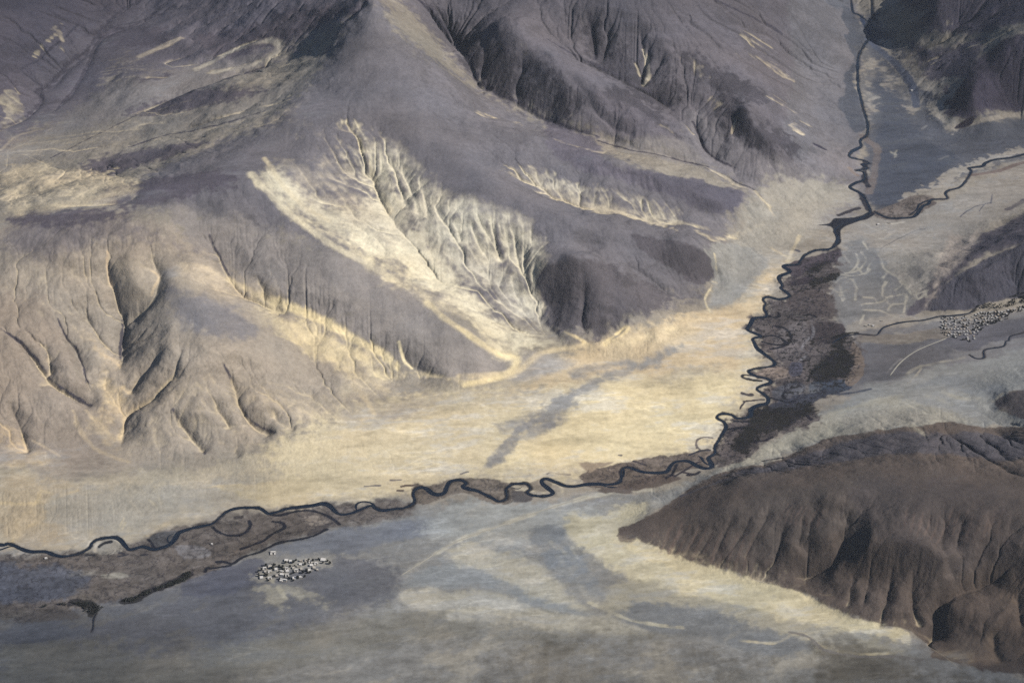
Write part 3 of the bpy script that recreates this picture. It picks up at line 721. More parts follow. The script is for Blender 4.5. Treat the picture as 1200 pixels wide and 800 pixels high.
for s in ('1050,390 1070,391', '1080,392 1098,389', '1010,400 1050,398 1078,400', '1065,402 1078,394 1076,388'):
    line(s, (148, 142, 134), 7, soft=12, a=0.55)
# foot of the right bank hill
line('745,640 800,662 850,676 900,690 935,700 960,716 1000,730 1060,745', (196, 185, 156), 40, soft=50, a=0.8)
fill('790,665 900,692 990,725 1060,748 1000,745 880,715 800,695', (190, 180, 154), 22, a=0.7)
SCREE = True
line('735,636 790,655 850,670 935,690 980,714 1070,740', (180, 166, 146), 60, soft=70, a=0.3)
line('1075,745 1095,762 1130,772', (160, 142, 120), 40, soft=60, a=0.4)
SCREE = False
line('800,690 860,705 930,722 1000,740', (186, 178, 154), 14, a=0.5)
line('870,750 905,752 925,745 940,742 960,755 990,764 1040,765 1065,757', (176, 166, 142), 8, soft=8, a=0.8)
line('925,740 945,745 958,755 970,762 1000,768 1050,768 1080,772', (112, 108, 106), 10, soft=8, a=0.7)
for k in range(11):
    x = 770 + 9.5 * k
    line(f'{x+22},{606+k*1.2} {x+10},{632+k*2.2} {x},{652+k*2.8}', (108, 93, 88), 7, soft=12, a=0.4, taper=0.3)
for k in range(8):
    x = 925 + 6 * k
    line(f'{x},{588+k} {x-6},{600+k} {x-9},{616+k}', (112, 97, 92), 5, soft=9, a=0.4, taper=0.3)
for k in range(14):
    x = 1066 + 8.5 * k
    line(f'{x},{590+(k*37)%17} {x-4},{605+(k*37)%17} {x-10},{625+(k*37)%17}', (112, 97, 92), 5, soft=9, a=0.4, taper=0.3)
for s in ('1060,735 1072,745 1078,752', '1090,762 1130,768 1160,772', '1180,700 1192,725 1196,760', '1165,745 1168,770'):
    line(s, (140, 120, 102), 14, soft=40, a=0.5)
fill('1120,748 1160,742 1170,775 1120,772', (112, 100, 92), 20, a=0.4)
line('800,580 850,562 900,550 940,545', (86, 84, 92), 14, a=0.6)
for s in ('860,552 890,548', '890,540 925,535', '840,560 860,556', '1000,520 1030,512', '955,540 970,532'):
    line(s, (52, 50, 58), 8, soft=8, a=0.7, taper=0.3)
# right plains: pale banks, braided white channels
for s, w in (('1050,250 1070,238 1090,226 1110,215 1125,200 1150,195 1180,180 1220,172', 30), ('1060,235 1090,222 1120,206 1150,190', 22), ('1014,60 1018,80 1021,115 1024,130', 12), ('1025,75 1040,90 1055,95 1065,112 1070,128', 16), ('1045,100 1060,115 1068,128', 12),
             ('1038,48 1042,65 1055,80 1075,95 1090,105 1100,115 1105,135 1115,145', 26), ('1090,100 1110,95 1118,100 1105,118', 24), ('1090,120 1100,135 1115,148', 20), ('1040,5 1060,22 1080,20', 16), ('1010,10 1015,15', 12)):
    line(s, (150, 144, 138), w * 0.8, soft=46, a=0.8, warp=40, rag=1.0)
line('1110,150 1150,142 1200,132', (150, 142, 134), 20, a=0.7)
fill('1043,177 1047,180 1051,176 1052,182 1049,186 1045,181', (170, 166, 156), 10, 20, a=0.6, rag=1.2)
for s in ('1080,152 1085,148', '1115,170 1120,169', '1098,188 1110,183', '1045,145 1052,148'):
    line(s, (146, 144, 144), 8, a=0.6)
fill('1118,150 1132,140 1142,137 1140,145 1128,150', (58, 54, 64), 6, 8)
fill('1130,280 1150,268 1135,300 1100,330 1090,350 1080,360 1100,315', (158, 148, 142), 24, a=0.8)
fill('1110,268 1130,278 1140,290 1120,305 1095,325 1100,300', (166, 154, 146), 24, a=0.6)
fill('1060,315 1070,310 1085,315 1080,325 1066,326', (110, 108, 110), 14, 20, a=0.6, rag=1.2)
fill('1030,290 1060,285 1080,305 1065,320 1050,318 1040,305', (146, 142, 138), 18, a=0.6)
BRAID = ('1003,296 1004,305 1000,312 994,318', '1010,294 1014,304 1008,312 998,318 990,320', '990,298 994,306', '984,322 1000,323 1014,318 1020,308', '978,333 985,327 992,326', '993,332 998,328 1003,340 1000,352', '975,338 985,343 994,341', '1000,328 1005,340', '988,352 985,345',
         '1008,357 1020,356 1032,354 1038,349 1048,346 1058,345 1060,355 1058,365', '1010,350 1022,350 1027,355', '1037,330 1033,338 1032,346 1038,349', '1042,356 1036,352', '1008,363 1030,364 1045,369 1058,372', '1042,364 1046,357 1058,354', '1035,325 1040,320', '1058,330 1062,340 1066,346 1075,345 1085,340',
         '1010,370 1008,380', '1045,340 1055,335 1052,330', '1030,297 1036,312 1048,322 1058,335 1064,345', '1010,262 1020,268 1030,272 1040,270', '1012,282 1018,292', '984,335 990,350', '1020,276 1035,280 1045,275', '1070,340 1074,350 1082,345', '1083,340 1084,348', '1002,312 1012,320 1020,315')
for s in BRAID: line(s, (166, 161, 152), 4, soft=6.5, warp=22, a=0.8, brk=0.3, rag=0.9)
line('1030,297 1034,290 1050,282 1075,270 1085,268', (100, 98, 102), 4, soft=6, a=0.5)
for s in ('1028,320 1040,322 1050,330 1040,338', '1028,300 1032,308', '1045,340 1050,352', '1000,335 1006,350'):
    line(s, (108, 107, 114), 14, soft=12, a=0.5)
line('1040,262 1060,260', (176, 170, 162), 5, soft=5, a=0.8)
line('1085,285 1105,275 1140,262 1200,230', (148, 142, 136), 20, a=0.4, taper=0.2)
line('1180,245 1200,235 1220,225', (88, 84, 92), 24, a=0.7)
for s in ('1125,254 1145,242 1160,237', '1148,248 1152,240', '1160,238 1162,228'):
    line(s, (92, 92, 102), 4, soft=5, a=0.7)
PEATS = []
for s, w in (('165,0 140,15 120,35 110,50 98,62 82,75 70,90 58,100 42,107 50,115 40,130 20,142 0,152', 16), ('205,5 190,15 150,32 125,42 108,60 98,85 82,110 65,130', 8), ('195,3 170,22 135,32 118,40', 10), ('50,100 30,88 25,80 45,70 70,50 90,30', 8), ('200,118 230,105 270,92 310,78', 7), ('60,185 110,160 150,140 190,120', 6), ('310,130 250,148 190,160 150,172', 6), ('430,0 400,30', 14), ('490,0 515,25 535,50 553,70 560,95', 12), ('560,100 590,112 610,122 630,135 660,148 700,160', 10), ('643,47 665,60 700,77 735,95 767,110 790,130', 7), ('690,15 695,40 698,70', 12), ('840,0 870,15 900,28 915,38', 10), ('0,386 20,398 35,415 50,432 62,447 80,458 95,466 106,475', 7), ('146,372 143,395 141,410 137,430', 7), ('68,372 75,390 88,410 97,430 104,448', 5), ('262,425 270,445 278,470 290,488 305,500 322,508', 6), ('205,480 215,500 228,515 240,532', 6), ('247,275 252,290 262,310 280,337', 5)):
    line(s, (78, 75, 86), w, soft=w * 1.2, warp=16, a=0.75, rag=1.0)
line('305,676 330,664 360,660 382,657', (146, 143, 137), 60, soft=40, a=0.6, rag=1.0)
line('1110,385 1130,384 1150,375 1190,366', (120, 117, 117), 70, soft=40, a=0.5, rag=1.0)
# wet ground ---------------------------------------------------------------
fill('935,312 960,300 985,290 976,330 972,350 976,372 990,388 1003,398 1010,425 1002,445 985,458 955,470 962,488 945,500 905,510 885,528 860,542 842,547 836,530 848,505 845,490 880,485 900,470 890,455 905,448 880,438 908,425 885,402 893,394 877,386 885,373 898,369 896,352 925,347 914,332 925,320', (92, 86, 88), 24, 45, rag=1.0)
fill('940,335 975,345 980,375 955,372 930,365 920,352', (86, 79, 81), 14, 20, a=0.7, rag=1.2)
fill('955,380 985,380 992,390 985,400 965,402 952,395', (72, 66, 70), 9, 20, a=0.9)
fill('895,432 905,428 925,432 930,440 900,446 885,440', (128, 116, 110), 9, 12, a=0.8)
fill('915,385 945,378 950,400 930,420 910,420 905,400', (104, 99, 102), 14, 20, a=0.8)
fill('918,312 960,298 985,292 982,306 955,312 930,325', (74, 68, 76), 12, 16, a=0.9, rag=1.0)
PEATS.append('945,331 960,324 974,320 976,328 955,333')
PEATS.append('938,318 960,308 972,306 955,316')
fill('925,330 950,322 955,330 930,335', (66, 60, 68), 8, 12, a=0.8)
line('942,370 950,369 957,372', (32, 33, 44), 12, soft=5, warp=5)
line('932,369 937,369', (40, 40, 50), 7, soft=5, warp=5)
line('924,421 928,422', (34, 36, 46), 9, soft=5, warp=5)
PEATS.append('955,445 963,420 972,405 980,398 990,392 996,393 984,402 986,410 995,418 998,430 995,440 985,438 975,446 962,448')
for s in ('975,405 990,412', '982,420 1000,424', '990,432 999,428', '960,430 952,440 948,448', '985,438 997,442', '970,425 960,432', '976,396 996,391 1006,391'):
    line(s, (26, 27, 37), 12, soft=8, warp=20, rag=1.2)
fill('952,448 990,444 1000,448 998,455 975,462 950,462', (66, 72, 86), 10, 14, a=0.9)
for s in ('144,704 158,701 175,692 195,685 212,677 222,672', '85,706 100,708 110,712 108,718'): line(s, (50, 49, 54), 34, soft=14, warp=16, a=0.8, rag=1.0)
line('975,462 1000,460 1020,456', (74, 78, 90), 10, a=0.7)
fill('1000,400 1012,420 1012,440 1000,452 990,446 1002,425 996,412', (116, 105, 99), 9, 12, a=0.9)
PEATS.append('858,525 866,508 878,496 892,482 925,478 950,470 955,478 930,488 905,497 890,508 878,522 868,528')
PEATS.append('880,488 905,485 925,490 915,500 895,502')
line('865,516 890,516 905,512', (48, 45, 54), 10, soft=10, warp=18, rag=1.4)
line('932,484 945,486 950,490', (46, 44, 54), 16, soft=10, rag=1.0)
line('858,505 870,500 885,503', (36, 40, 52), 6, soft=5)
fill('905,455 935,448 945,455 930,465 910,470', (84, 86, 96), 10, 14, a=0.7)
fill('935,458 950,450 965,452 950,466 930,470', (120, 120, 122), 9, 12, a=0.5)
fill('925,465 955,460 975,458 950,474 925,482 890,482', (66, 68, 80), 9, 14, a=0.9, rag=1.2)
line('952,375 955,390 945,400 940,410 945,415 935,422', (126, 124, 130), 6, soft=7, a=0.8)
line('935,370 960,374 985,375', (138, 134, 130), 9, soft=9, a=0.6)
fill('925,425 940,425 938,440 925,440', (78, 78, 92), 9, 10, a=0.7)
fill('680,562 690,552 720,546 740,540 790,533 832,528 838,540 830,548 795,552 786,562 740,570 700,572', (104, 95, 90), 14, 30, rag=0.9)
fill('720,572 750,560 785,556 800,562 780,568 740,574', (88, 79, 76), 14, 30, a=0.9)
fill('705,573 730,571 740,577 710,578', (92, 84, 82), 14, 30, a=0.8)
fill('485,568 500,566 525,561 560,560 590,565 602,572 600,585 580,590 545,578 520,582 490,590', (112, 104, 98), 14, 30, rag=0.9)
fill('600,575 617,577 620,586 600,587', (82, 78, 80), 14, 30, a=0.9)
fill('600,566 617,566 640,562 645,575 625,575', (124, 116, 108), 14, 30, a=0.7)
line('470,570 476,569 484,569', (100, 88, 82), 7, soft=5); line('465,575 472,575', (96, 86, 82), 8, soft=5)
fill('680,543 720,542 700,550 688,555', (142, 128, 114), 14, 30, a=0.8)
for s in ('428,569 445,568', '458,563 470,562', '452,586 458,589', '540,555 548,552', '725,533 727,533'):
    line(s, (112, 106, 106), 7, soft=6, a=0.8)
line('742,540 758,545', (62, 58, 62), 6, soft=5)
for s in ('820,541 790,558', '800,553 812,556', '784,556 792,557'): line(s, (56, 52, 60), 9, soft=7, a=0.8)
line('806,557 815,556 820,553', (56, 54, 62), 14, soft=6)
line('640,556 645,554 655,556 668,557', (120, 110, 104), 4, soft=4)
line('817,525 818,517 825,513 835,513', (116, 106, 102), 7, soft=5); line('817,522 822,527 830,526', (110, 100, 98), 6, soft=5)
line('872,462 880,463 882,462', (70, 66, 70), 14, soft=9); line('872,471 885,469 895,468', (64, 60, 66), 7, soft=6); line('868,480 873,472', (64, 60, 66), 5, soft=5)
line('808,533 820,528 832,527', (56, 56, 64), 8, soft=6)
fill('205,640 240,640 245,650 215,655', (122, 120, 124), 9, 12, a=0.6)
fill('258,600 275,600 285,608 270,612 256,611', (116, 110, 106), 7, 8, a=0.7)
line('275,607 282,606', (70, 66, 68), 14, soft=8)
fill('355,605 375,604 385,612 365,616', (128, 120, 114), 8, 10, a=0.7)
fill('120,633 138,633 145,645 125,650 112,645', (132, 128, 122), 8, 10, a=0.7)
for s in ('100,650 110,649', '140,652 150,650', '166,651 172,651', '140,648 145,649'): line(s, (56, 56, 64), 8, soft=6, a=0.8)
fill('175,630 200,622 210,628 200,640 180,640', (82, 82, 86), 9, 12, a=0.8, rag=1.2)
fill('365,620 385,612 392,612 380,622 360,628', (78, 74, 76), 7, 12, a=0.8, rag=1.2)
line('262,655 290,640 320,630', (110, 100, 94), 26, a=0.4)
line('1064,252 1080,246 1095,238', (96, 88, 88), 26, soft=10, a=0.8)
fill('1022,250 1050,238 1070,230 1095,232 1080,250 1050,258', (112, 104, 102), 10, 12, a=0.8)
line('1140,205 1170,200 1200,190', (112, 100, 98), 18, a=0.7)
line('1012,160 1028,175 1024,200 1018,225', (112, 104, 104), 30, soft=22, a=0.7)
line('995,197 1003,205', (128, 116, 112), 16, a=0.7)
line('1009,20 1020,40 1018,50', (54, 64, 88), 18, soft=14)
line('1018,48 1035,62 1055,80 1068,100 1072,125', (82, 88, 106), 30, soft=24, a=0.8)
fill('955,-30 1002,-30 1002,12 990,10 970,5', (92, 94, 104), 30, a=0.7)

pool = '958,263.5 972,261.5 975,258 980,255.5 1000,254.5 1012,251.5 1018,248 1026,249.5 1016,256.5 1002,260.5 988,267 984,274 986,283 977,290 972,291 979,281 976,271 971,265'
fill(pool, (38, 41, 53), 8, 10)
line('982,252 995,248 1008,244', (62, 60, 68), 12, soft=12)
for s in ('1019,246 1014,236 1009,227', '1012,210 1012,200 1013,190', '1016,218 1012,212'): line(s, (44, 46, 58), 22, soft=16, a=0.8)
for s in (RIVER_LOW, RIVER_MID, RIVER_UP): line(s, (46, 46, 53), 15, soft=8, warp=0, a=0.75, rag=0.9)
for s in OXBOWS: line(s, (38, 40, 50), 9, soft=8, warp=5, a=0.9, rag=0.7)
for s, w in STREAMS: line(s, (66, 62, 66), w, soft=9, warp=0, a=0.75)
for s, w, a in (('545,245 590,262 615,300 632,350', 120, 0.8), ('445,185 500,240 540,285 560,300', 150, 0.8), ('620,205 680,225 750,238 790,252', 60, 0.5)):
    g = ground(smooth(P(s), 5)); win = window(g, w * 2.5)
    sediment(win, (1 - sstep(w * 0.3, w * 1.9, dist_line(g, win, 30)[0])) * a, (200, 194, 178))
for s in ('634,332 647,314 685,303 715,309 745,326 785,345 770,362 735,376 712,390 700,402 690,396 680,386 652,384 648,362', '738,276 780,280 815,288 838,312 836,328 815,332 790,318 760,300'):
    g = ground(smooth(P(s), 4, True)); win = window(g, 120)
    PALE[win] *= sstep(-12, 40, dist_poly(g, win, 25) + 10 * FINE[win])
lapS = blur(blur(Z, 5) - Z, 3) * 1.25; lapM = blur(Z, 40) - Z
conc = 0.55 * np.clip(lapS / 1.1, -1, 1) + 0.45 * np.clip(lapM / 9.0, -1, 1)
foot = sstep(0.02, 0.5, RZ) * sstep(0.5, 1.1, RILLF)
amt = sstep(0.24, 0.80, PALE * 0.72 + 0.30 * conc + 0.10 * foot + MOTTLE * 0.8 + 0.16 * sstep(3.8, 5.5, LF)) * sstep(0.02, 0.22, PALE)
ALB += (PALEC * 1.08 - ALB) * amt[..., None]

BLK = np.zeros(X.shape, F32)
# wet ground is patchy: turf, black peat and pools
WET = np.zeros(X.shape, F32)
def wet(s, soft, k, poly=True):
    g = ground(smooth(P(s), 4, poly)); win = window(g, soft * 4 + 60)
    d = dist_poly(g, win, 25) if poly else dist_line(g, win, 10)[0]
    WET[win] = np.maximum(WET[win], k * (1 - sstep(-soft, soft, d)))
wet('935,312 960,300 985,290 976,330 972,350 976,372 990,388 1003,398 1010,425 1002,445 985,458 955,470 962,488 945,500 905,510 885,528 860,542 842,547 836,530 848,505 845,490 880,485 900,470 890,455 905,448 880,438 908,425 885,402 893,394 877,386 885,373 898,369 896,352 925,347 914,332 925,320', 15, 1.0)
wet('680,562 690,552 720,546 740,540 790,533 832,528 838,540 830,548 795,552 786,562 740,570 700,572', 15, 0.8)
wet('485,568 500,566 525,561 560,560 590,565 602,572 600,585 580,590 545,578 520,582 490,590', 15, 0.7)
wet('0,650 120,645 240,610 390,590 480,590 470,605 400,618 330,635 240,672 150,700 60,722 0,725', 25, 0.7)
wet('1022,250 1050,238 1070,230 1095,232 1080,250 1050,258', 15, 0.8)
for s in PEATS:
    g = ground(smooth(P(s), 4, True)); win = window(g, 160)
    BLK[win] = np.maximum(BLK[win], 1.1 * (1 - sstep(-40, 60, dist_poly(g, win, 45))))
b1 = fbm(70, 5, 701, gain=0.68, sx=1.5, ang=0.2); b2 = fbm(24, 3, 719, gain=0.6)
ALB *= (1 + WET * np.clip(0.75 * b1 + 0.40 * b2 - 0.05, -0.65, 0.8))[..., None]
W1 = '935,312 960,300 985,290 976,330 972,350 976,372 990,388 1003,398 1004,425 998,445 985,458 955,470 962,488 945,500 905,510 885,528 860,542 842,547 836,530 848,505 845,490 880,485 900,470 890,455 905,448 880,438 908,425 885,402 893,394 877,386 885,373 898,369 896,352 925,347 914,332 925,320'
g = ground(smooth(P(W1), 4, True)); win = window(g, 160)
BLK[win] = np.maximum(BLK[win], 0.34 * (1 - sstep(-40, 40, dist_poly(g, win, 40))))
blk = sstep(0.36, 0.62, BLK * 0.85 + 0.55 * b1 + 0.45 * b2 + 0.2 * MOTTLE) * (BLK > 0.02)
ALB += (soil_and_shade(12, 13, 22) - ALB) * (blk * 0.93)[..., None]
thr = 1 - np.abs(fbm(85, 4, 733, gain=0.6)) * 3.2
creek = WET * sstep(0.62, 0.95, thr)
ALB += (soil_and_shade(48, 47, 55) - ALB) * (creek * 0.8)[..., None]
# the water's own sorting: pale sand in the runnels of the hills, dark rock on the steep banks, streaks along the plains
gxf, gyf = gradmag(Z)
slope = np.hypot(gxf, gyf)
lap = lapS
run = hill * sstep(4.3, 5.6, LF) * sstep(0.3, 2.2, lap)
ALB += (ALB * 0.20 + soil_and_shade(150, 136, 112) * 0.05) * run[..., None]
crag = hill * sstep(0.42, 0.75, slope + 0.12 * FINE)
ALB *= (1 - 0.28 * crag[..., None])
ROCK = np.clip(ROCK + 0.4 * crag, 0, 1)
s1 = fbm(260, 5, 301, sx=3.4, sy=0.8, ang=0.12); s2 = fbm(90, 4, 331, sx=2.4, sy=0.8, ang=0.2); s3 = fbm(700, 4, 377); s4 = fbm(34, 3, 391, sx=2.0, sy=0.8, ang=0.1)
pl = 1 - hill
ALB *= (1 + (pl * (0.28 * s1 + 0.19 * s2 + 0.15 * s4) + hill * 0.10 * s1 + 0.08 * s3 + 0.05 * FINE))[..., None]
grit = sstep(-0.05, 0.45, 0.7 * s1 + 0.55 * s2 + 0.35 * s4 + 0.3 * s3) * pl * (1 - WET) * 0.42
lum = ALB.mean(-1, keepdims=True)
ALB += (np.array([0.92, 0.98, 1.06], F32) * lum * 0.72 - ALB) * grit[..., None]
net = blur(sstep(3.9, 5.2, LF), 4) * pl * (1 - WET)
ALB *= (1 + net * 0.06 * sstep(-0.3, 0.3, s3))[..., None]
MZ = np.zeros(X.shape, F32)
for s, k in (('430,735 560,715 760,740 1000,750 1020,860 300,860 380,790', 1.0), ('-20,720 200,700 420,700 420,760 300,830 -20,840', 0.5), ('520,600 700,590 760,680 560,700', 0.4)):
    g = ground(smooth(P(s), 4, True)); win = window(g, 500); MZ[win] = np.maximum(MZ[win], k * (1 - sstep(-200, 200, dist_poly(g, win, 60))))
m1 = fbm(170, 6, 907, sx=1.5, sy=0.9, gain=0.62, ang=0.5)
lum = ALB.mean(-1, keepdims=True)
ALB += ((lum * np.array([1.42, 1.34, 1.16], F32)) - ALB) * (MZ * sstep(0.05, 0.42, m1) * 0.8)[..., None]
ALB *= (1 - 0.22 * MZ * sstep(0.05, 0.42, -m1))[..., None]
warm = fbm(480, 4, 411)
thread = sstep(0.80, 0.98, 1 - np.abs(fbm(210, 5, 801, sx=2.4, sy=0.75, gain=0.6, ang=0.12)) * 2.2)
ALB *= (1 + pl * (1 - WET) * (0.20 * thread * sstep(-0.2, 0.3, s1 + s3)))[..., None]
ALB *= 1 + np.stack([0.04 * warm, 0 * warm, -0.05 * warm], -1)
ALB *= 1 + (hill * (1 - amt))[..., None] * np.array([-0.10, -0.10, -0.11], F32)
ALB = np.clip(ALB, 0.006, 0.8)

# ---------------------------------------------------------------- ground mesh and its material
def link(o):
    scene.collection.objects.link(o); return o
def new_mat(name):
    m = bpy.data.materials.new(name); m.use_nodes = True
    return m, m.node_tree.nodes, m.node_tree.links, m.node_tree.nodes['Principled BSDF']
def build_ground():
    me = bpy.data.meshes.new('terrain')
    co = np.stack([X, Y, Z], -1).reshape(-1, 3).astype(F32)
    nf = (NX - 1) * (NY - 1)
    me.vertices.add(len(co)); me.vertices.foreach_set('co', co.ravel())
    i = np.arange(NX * NY, dtype=np.int32).reshape(NY, NX)
    q = np.stack([i[:-1, :-1], i[:-1, 1:], i[1:, 1:], i[1:, :-1]], -1).reshape(-1)
    me.loops.add(nf * 4); me.loops.foreach_set('vertex_index', q)
    me.polygons.add(nf); me.polygons.foreach_set('loop_start', np.arange(0, nf * 4, 4, dtype=np.int32))
    me.polygons.foreach_set('use_smooth', np.ones(nf, bool))
    ca = me.attributes.new('soil_and_shade', 'FLOAT_COLOR', 'POINT')
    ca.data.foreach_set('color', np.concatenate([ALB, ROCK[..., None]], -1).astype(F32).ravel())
    me.update(); me.validate()
    o = link(bpy.data.objects.new('terrain', me)); o['kind'] = 'structure'
    m, N, L, b = new_mat('soil_and_rock')
    at = N.new('ShaderNodeAttribute'); at.attribute_name = 'soil_and_shade'
    geo = N.new('ShaderNodeNewGeometry')
    def noise(scale, detail, stretch=(1, 1, 1), rough=0.6):
        mp = N.new('ShaderNodeMapping'); mp.inputs['Scale'].default_value = stretch
        L.new(geo.outputs['Position'], mp.inputs['Vector'])
        n = N.new('ShaderNodeTexNoise'); n.inputs['Scale'].default_value = scale; n.inputs['Detail'].default_value = detail
        n.inputs['Roughness'].default_value = rough
        L.new(mp.outputs['Vector'], n.inputs['Vector']); return n.outputs['Fac']
    def rng_(x, a, b_):
        r = N.new('ShaderNodeMapRange'); r.inputs['From Min'].default_value = 0.25; r.inputs['From Max'].default_value = 0.75
        r.inputs['To Min'].default_value = a; r.inputs['To Max'].default_value = b_; L.new(x, r.inputs['Value']); return r.outputs['Result']
    def mul(a, b_):
        x = N.new('ShaderNodeMath'); x.operation = 'MULTIPLY'; L.new(a, x.inputs[0]); L.new(b_, x.inputs[1]); return x.outputs[0]
    n1 = rng_(noise(1 / 26, 6, (1, 1, 1), 0.7), 0.80, 1.20)
    n2 = rng_(noise(1 / 160, 5, (0.45, 1.3, 1), 0.6), 0.86, 1.14)
    k = mul(n1, n2)
    sc = N.new('ShaderNodeVectorMath'); sc.operation = 'SCALE'
    L.new(at.outputs['Color'], sc.inputs[0]); L.new(k, sc.inputs['Scale'])
    L.new(sc.outputs['Vector'], b.inputs['Base Color'])
    b.inputs['Roughness'].default_value = 0.95
    b.inputs['Specular IOR Level'].default_value = 0.1
    bump = N.new('ShaderNodeBump'); bump.inputs['Distance'].default_value = 9.0
    L.new(noise(1 / 30, 8, (1, 1, 1), 0.65), bump.inputs['Height'])
    st = N.new('ShaderNodeMapRange'); st.inputs['To Min'].default_value = 0.12; st.inputs['To Max'].default_value = 1.0
    L.new(at.outputs['Alpha'], st.inputs['Value']); L.new(st.outputs['Result'], bump.inputs['Strength'])
    L.new(bump.outputs['Normal'], b.inputs['Normal'])
    me.materials.append(m)
    return o
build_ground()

# ---------------------------------------------------------------- water: ribbons lying in their channels
def zat(x, y): return bilinear(Z, np.asarray(x, float), np.asarray(y, float))
def simple_mat(name, col, rough=0.9, spec=0.2, var=0.0, scale=0.3):
    m, N, L, b = new_mat(name)
    b.inputs['Roughness'].default_value = rough; b.inputs['Specular IOR Level'].default_value = spec
    if var:
        n = N.new('ShaderNodeTexNoise'); n.inputs['Scale'].default_value = scale; n.inputs['Detail'].default_value = 5
        g = N.new('ShaderNodeNewGeometry'); L.new(g.outputs['Position'], n.inputs['Vector'])
        r = N.new('ShaderNodeMapRange'); r.inputs['To Min'].default_value = 1 - var; r.inputs['To Max'].default_value = 1 + var
        L.new(n.outputs['Fac'], r.inputs['Value'])
        s = N.new('ShaderNodeVectorMath'); s.operation = 'SCALE'; s.inputs[0].default_value = col
        L.new(r.outputs['Result'], s.inputs['Scale']); L.new(s.outputs['Vector'], b.inputs['Base Color'])
    else:
        b.inputs['Base Color'].default_value = (*col, 1)
    return m
WATER = simple_mat('river_water', (0.006, 0.010, 0.018), 0.3, 0.18)
def ribbon(name, lines, width, mat, lift=0.5, jitter=0.42, n=6, label=None):
    me = bpy.data.meshes.new(name); V, Fc = [], []
    for s, wk in lines:
        g = ground(smooth(P(s), n))
        step = np.r_[0, np.cumsum(np.hypot(*np.diff(g, axis=0).T))]
        m = max(int(step[-1] / 7), 4)
        t = np.linspace(0, step[-1], m)
        c = np.stack([np.interp(t, step, g[:, 0]), np.interp(t, step, g[:, 1])], 1)
        for _ in range(2): c[1:-1] = (c[:-2] + 2 * c[1:-1] + c[2:]) / 4
        d = np.gradient(c, axis=0); d /= np.hypot(d[:, 0], d[:, 1])[:, None] + 1e-6
        nrm = np.stack([-d[:, 1], d[:, 0]], 1)
        ph = rng.random(4) * 6.28
        wob = 1 + jitter * (np.sin(t / 61 + ph[0]) * 0.6 + np.sin(t / 143 + ph[1]) * 0.6 + np.sin(t / 27 + ph[2]) * 0.35)
        w = width * wk * wob * 0.5 * np.minimum(1, 0.25 + np.minimum(np.arange(m), np.arange(m)[::-1]) / 4)
        b0 = len(V)
        for k in (-1, -0.33, 0.33, 1):
            q = c + nrm * (w * k)[:, None]
            z = zat(q[:, 0], q[:, 1]) + lift
            V += [tuple(v) for v in np.c_[q, z]]
        for k in range(3):
            for i in range(m - 1):
                a = b0 + k * m + i
                Fc.append((a, a + 1, a + m + 1, a + m))
    me.from_pydata(V, [], [f[::-1] for f in Fc]); me.update()
    me.polygons.foreach_set('use_smooth', np.ones(len(me.polygons), bool))
    me.materials.append(mat)
    o = link(bpy.data.objects.new(name, me)); o['kind'] = 'structure'
    return o
ribbon('river', [(RIVER_LOW, 1.0), (RIVER_MID, 1.0), (RIVER_UP, 0.85)] + [(s, 0.6) for s in SIDE_ARMS], 17.5, WATER, 0.6)
for s, w in STREAMS: ribbon('stream', [(s, 1.0)], w, WATER, 0.6)
TRACK = simple_mat('packed_earth', tuple(float(v) for v in soil_and_shade(158, 154, 145)), 0.95, 0.1, 0.12, 0.05)
for s in TRACKS: ribbon('dirt_track', [(s, 1.0)], 6.5, TRACK, 0.5, 0.12)

# ---------------------------------------------------------------- houses
LIME = simple_mat('whitewash', (0.31, 0.305, 0.295), 0.9, 0.2, 0.14, 0.25)
LIME_GREY = simple_mat('weathered_whitewash', (0.20, 0.19, 0.175), 0.9, 0.2, 0.16, 0.25)
LIME_DIM = simple_mat('dusty_whitewash', (0.25, 0.245, 0.24), 0.9, 0.2, 0.2, 0.2)
MUD = simple_mat('mud_brick', (0.26, 0.22, 0.18), 0.95, 0.1, 0.15, 0.3)
EARTH = simple_mat('earth_roof', (0.27, 0.25, 0.225), 0.95, 0.1, 0.16, 0.35)
EARTH_PALE = simple_mat('pale_earth_roof', (0.36, 0.35, 0.34), 0.95, 0.1, 0.12, 0.35)
STACK = simple_mat('stacked_brushwood', (0.07, 0.06, 0.05), 0.95, 0.1, 0.3, 0.8)
PANE = simple_mat('dark_pane', (0.02, 0.022, 0.028), 0.25, 0.4)
FRAME = simple_mat('painted_timber', (0.10, 0.06, 0.045), 0.7, 0.2)

class MB:
    def __init__(self): self.v, self.f = [], []
    def box(self, x0, y0, z0, x1, y1, z1, batter=0.0):
        b = len(self.v); k = batter
        self.v += [(x0, y0, z0), (x1, y0, z0), (x1, y1, z0), (x0, y1, z0), (x0 + k, y0 + k, z1), (x1 - k, y0 + k, z1), (x1 - k, y1 - k, z1), (x0 + k, y1 - k, z1)]
        self.f += [tuple(b + i for i in q) for q in ((3, 2, 1, 0), (4, 5, 6, 7), (0, 1, 5, 4), (1, 2, 6, 5), (2, 3, 7, 6), (3, 0, 4, 7))]
    def rim(self, x0, y0, x1, y1, z0, z1, t):
        self.box(x0, y0, z0, x1, y0 + t, z1); self.box(x0, y1 - t, z0, x1, y1, z1)
        self.box(x0, y0 + t, z0, x0 + t, y1 - t, z1); self.box(x1 - t, y0 + t, z0, x1, y1 - t, z1)
    def mesh(self, name, mat):
        me = bpy.data.meshes.new(name); me.from_pydata(self.v, [], self.f); me.update(); me.materials.append(mat); return me
def part(name, me, parent):
    o = link(bpy.data.objects.new(name, me)); o.parent = parent; return o
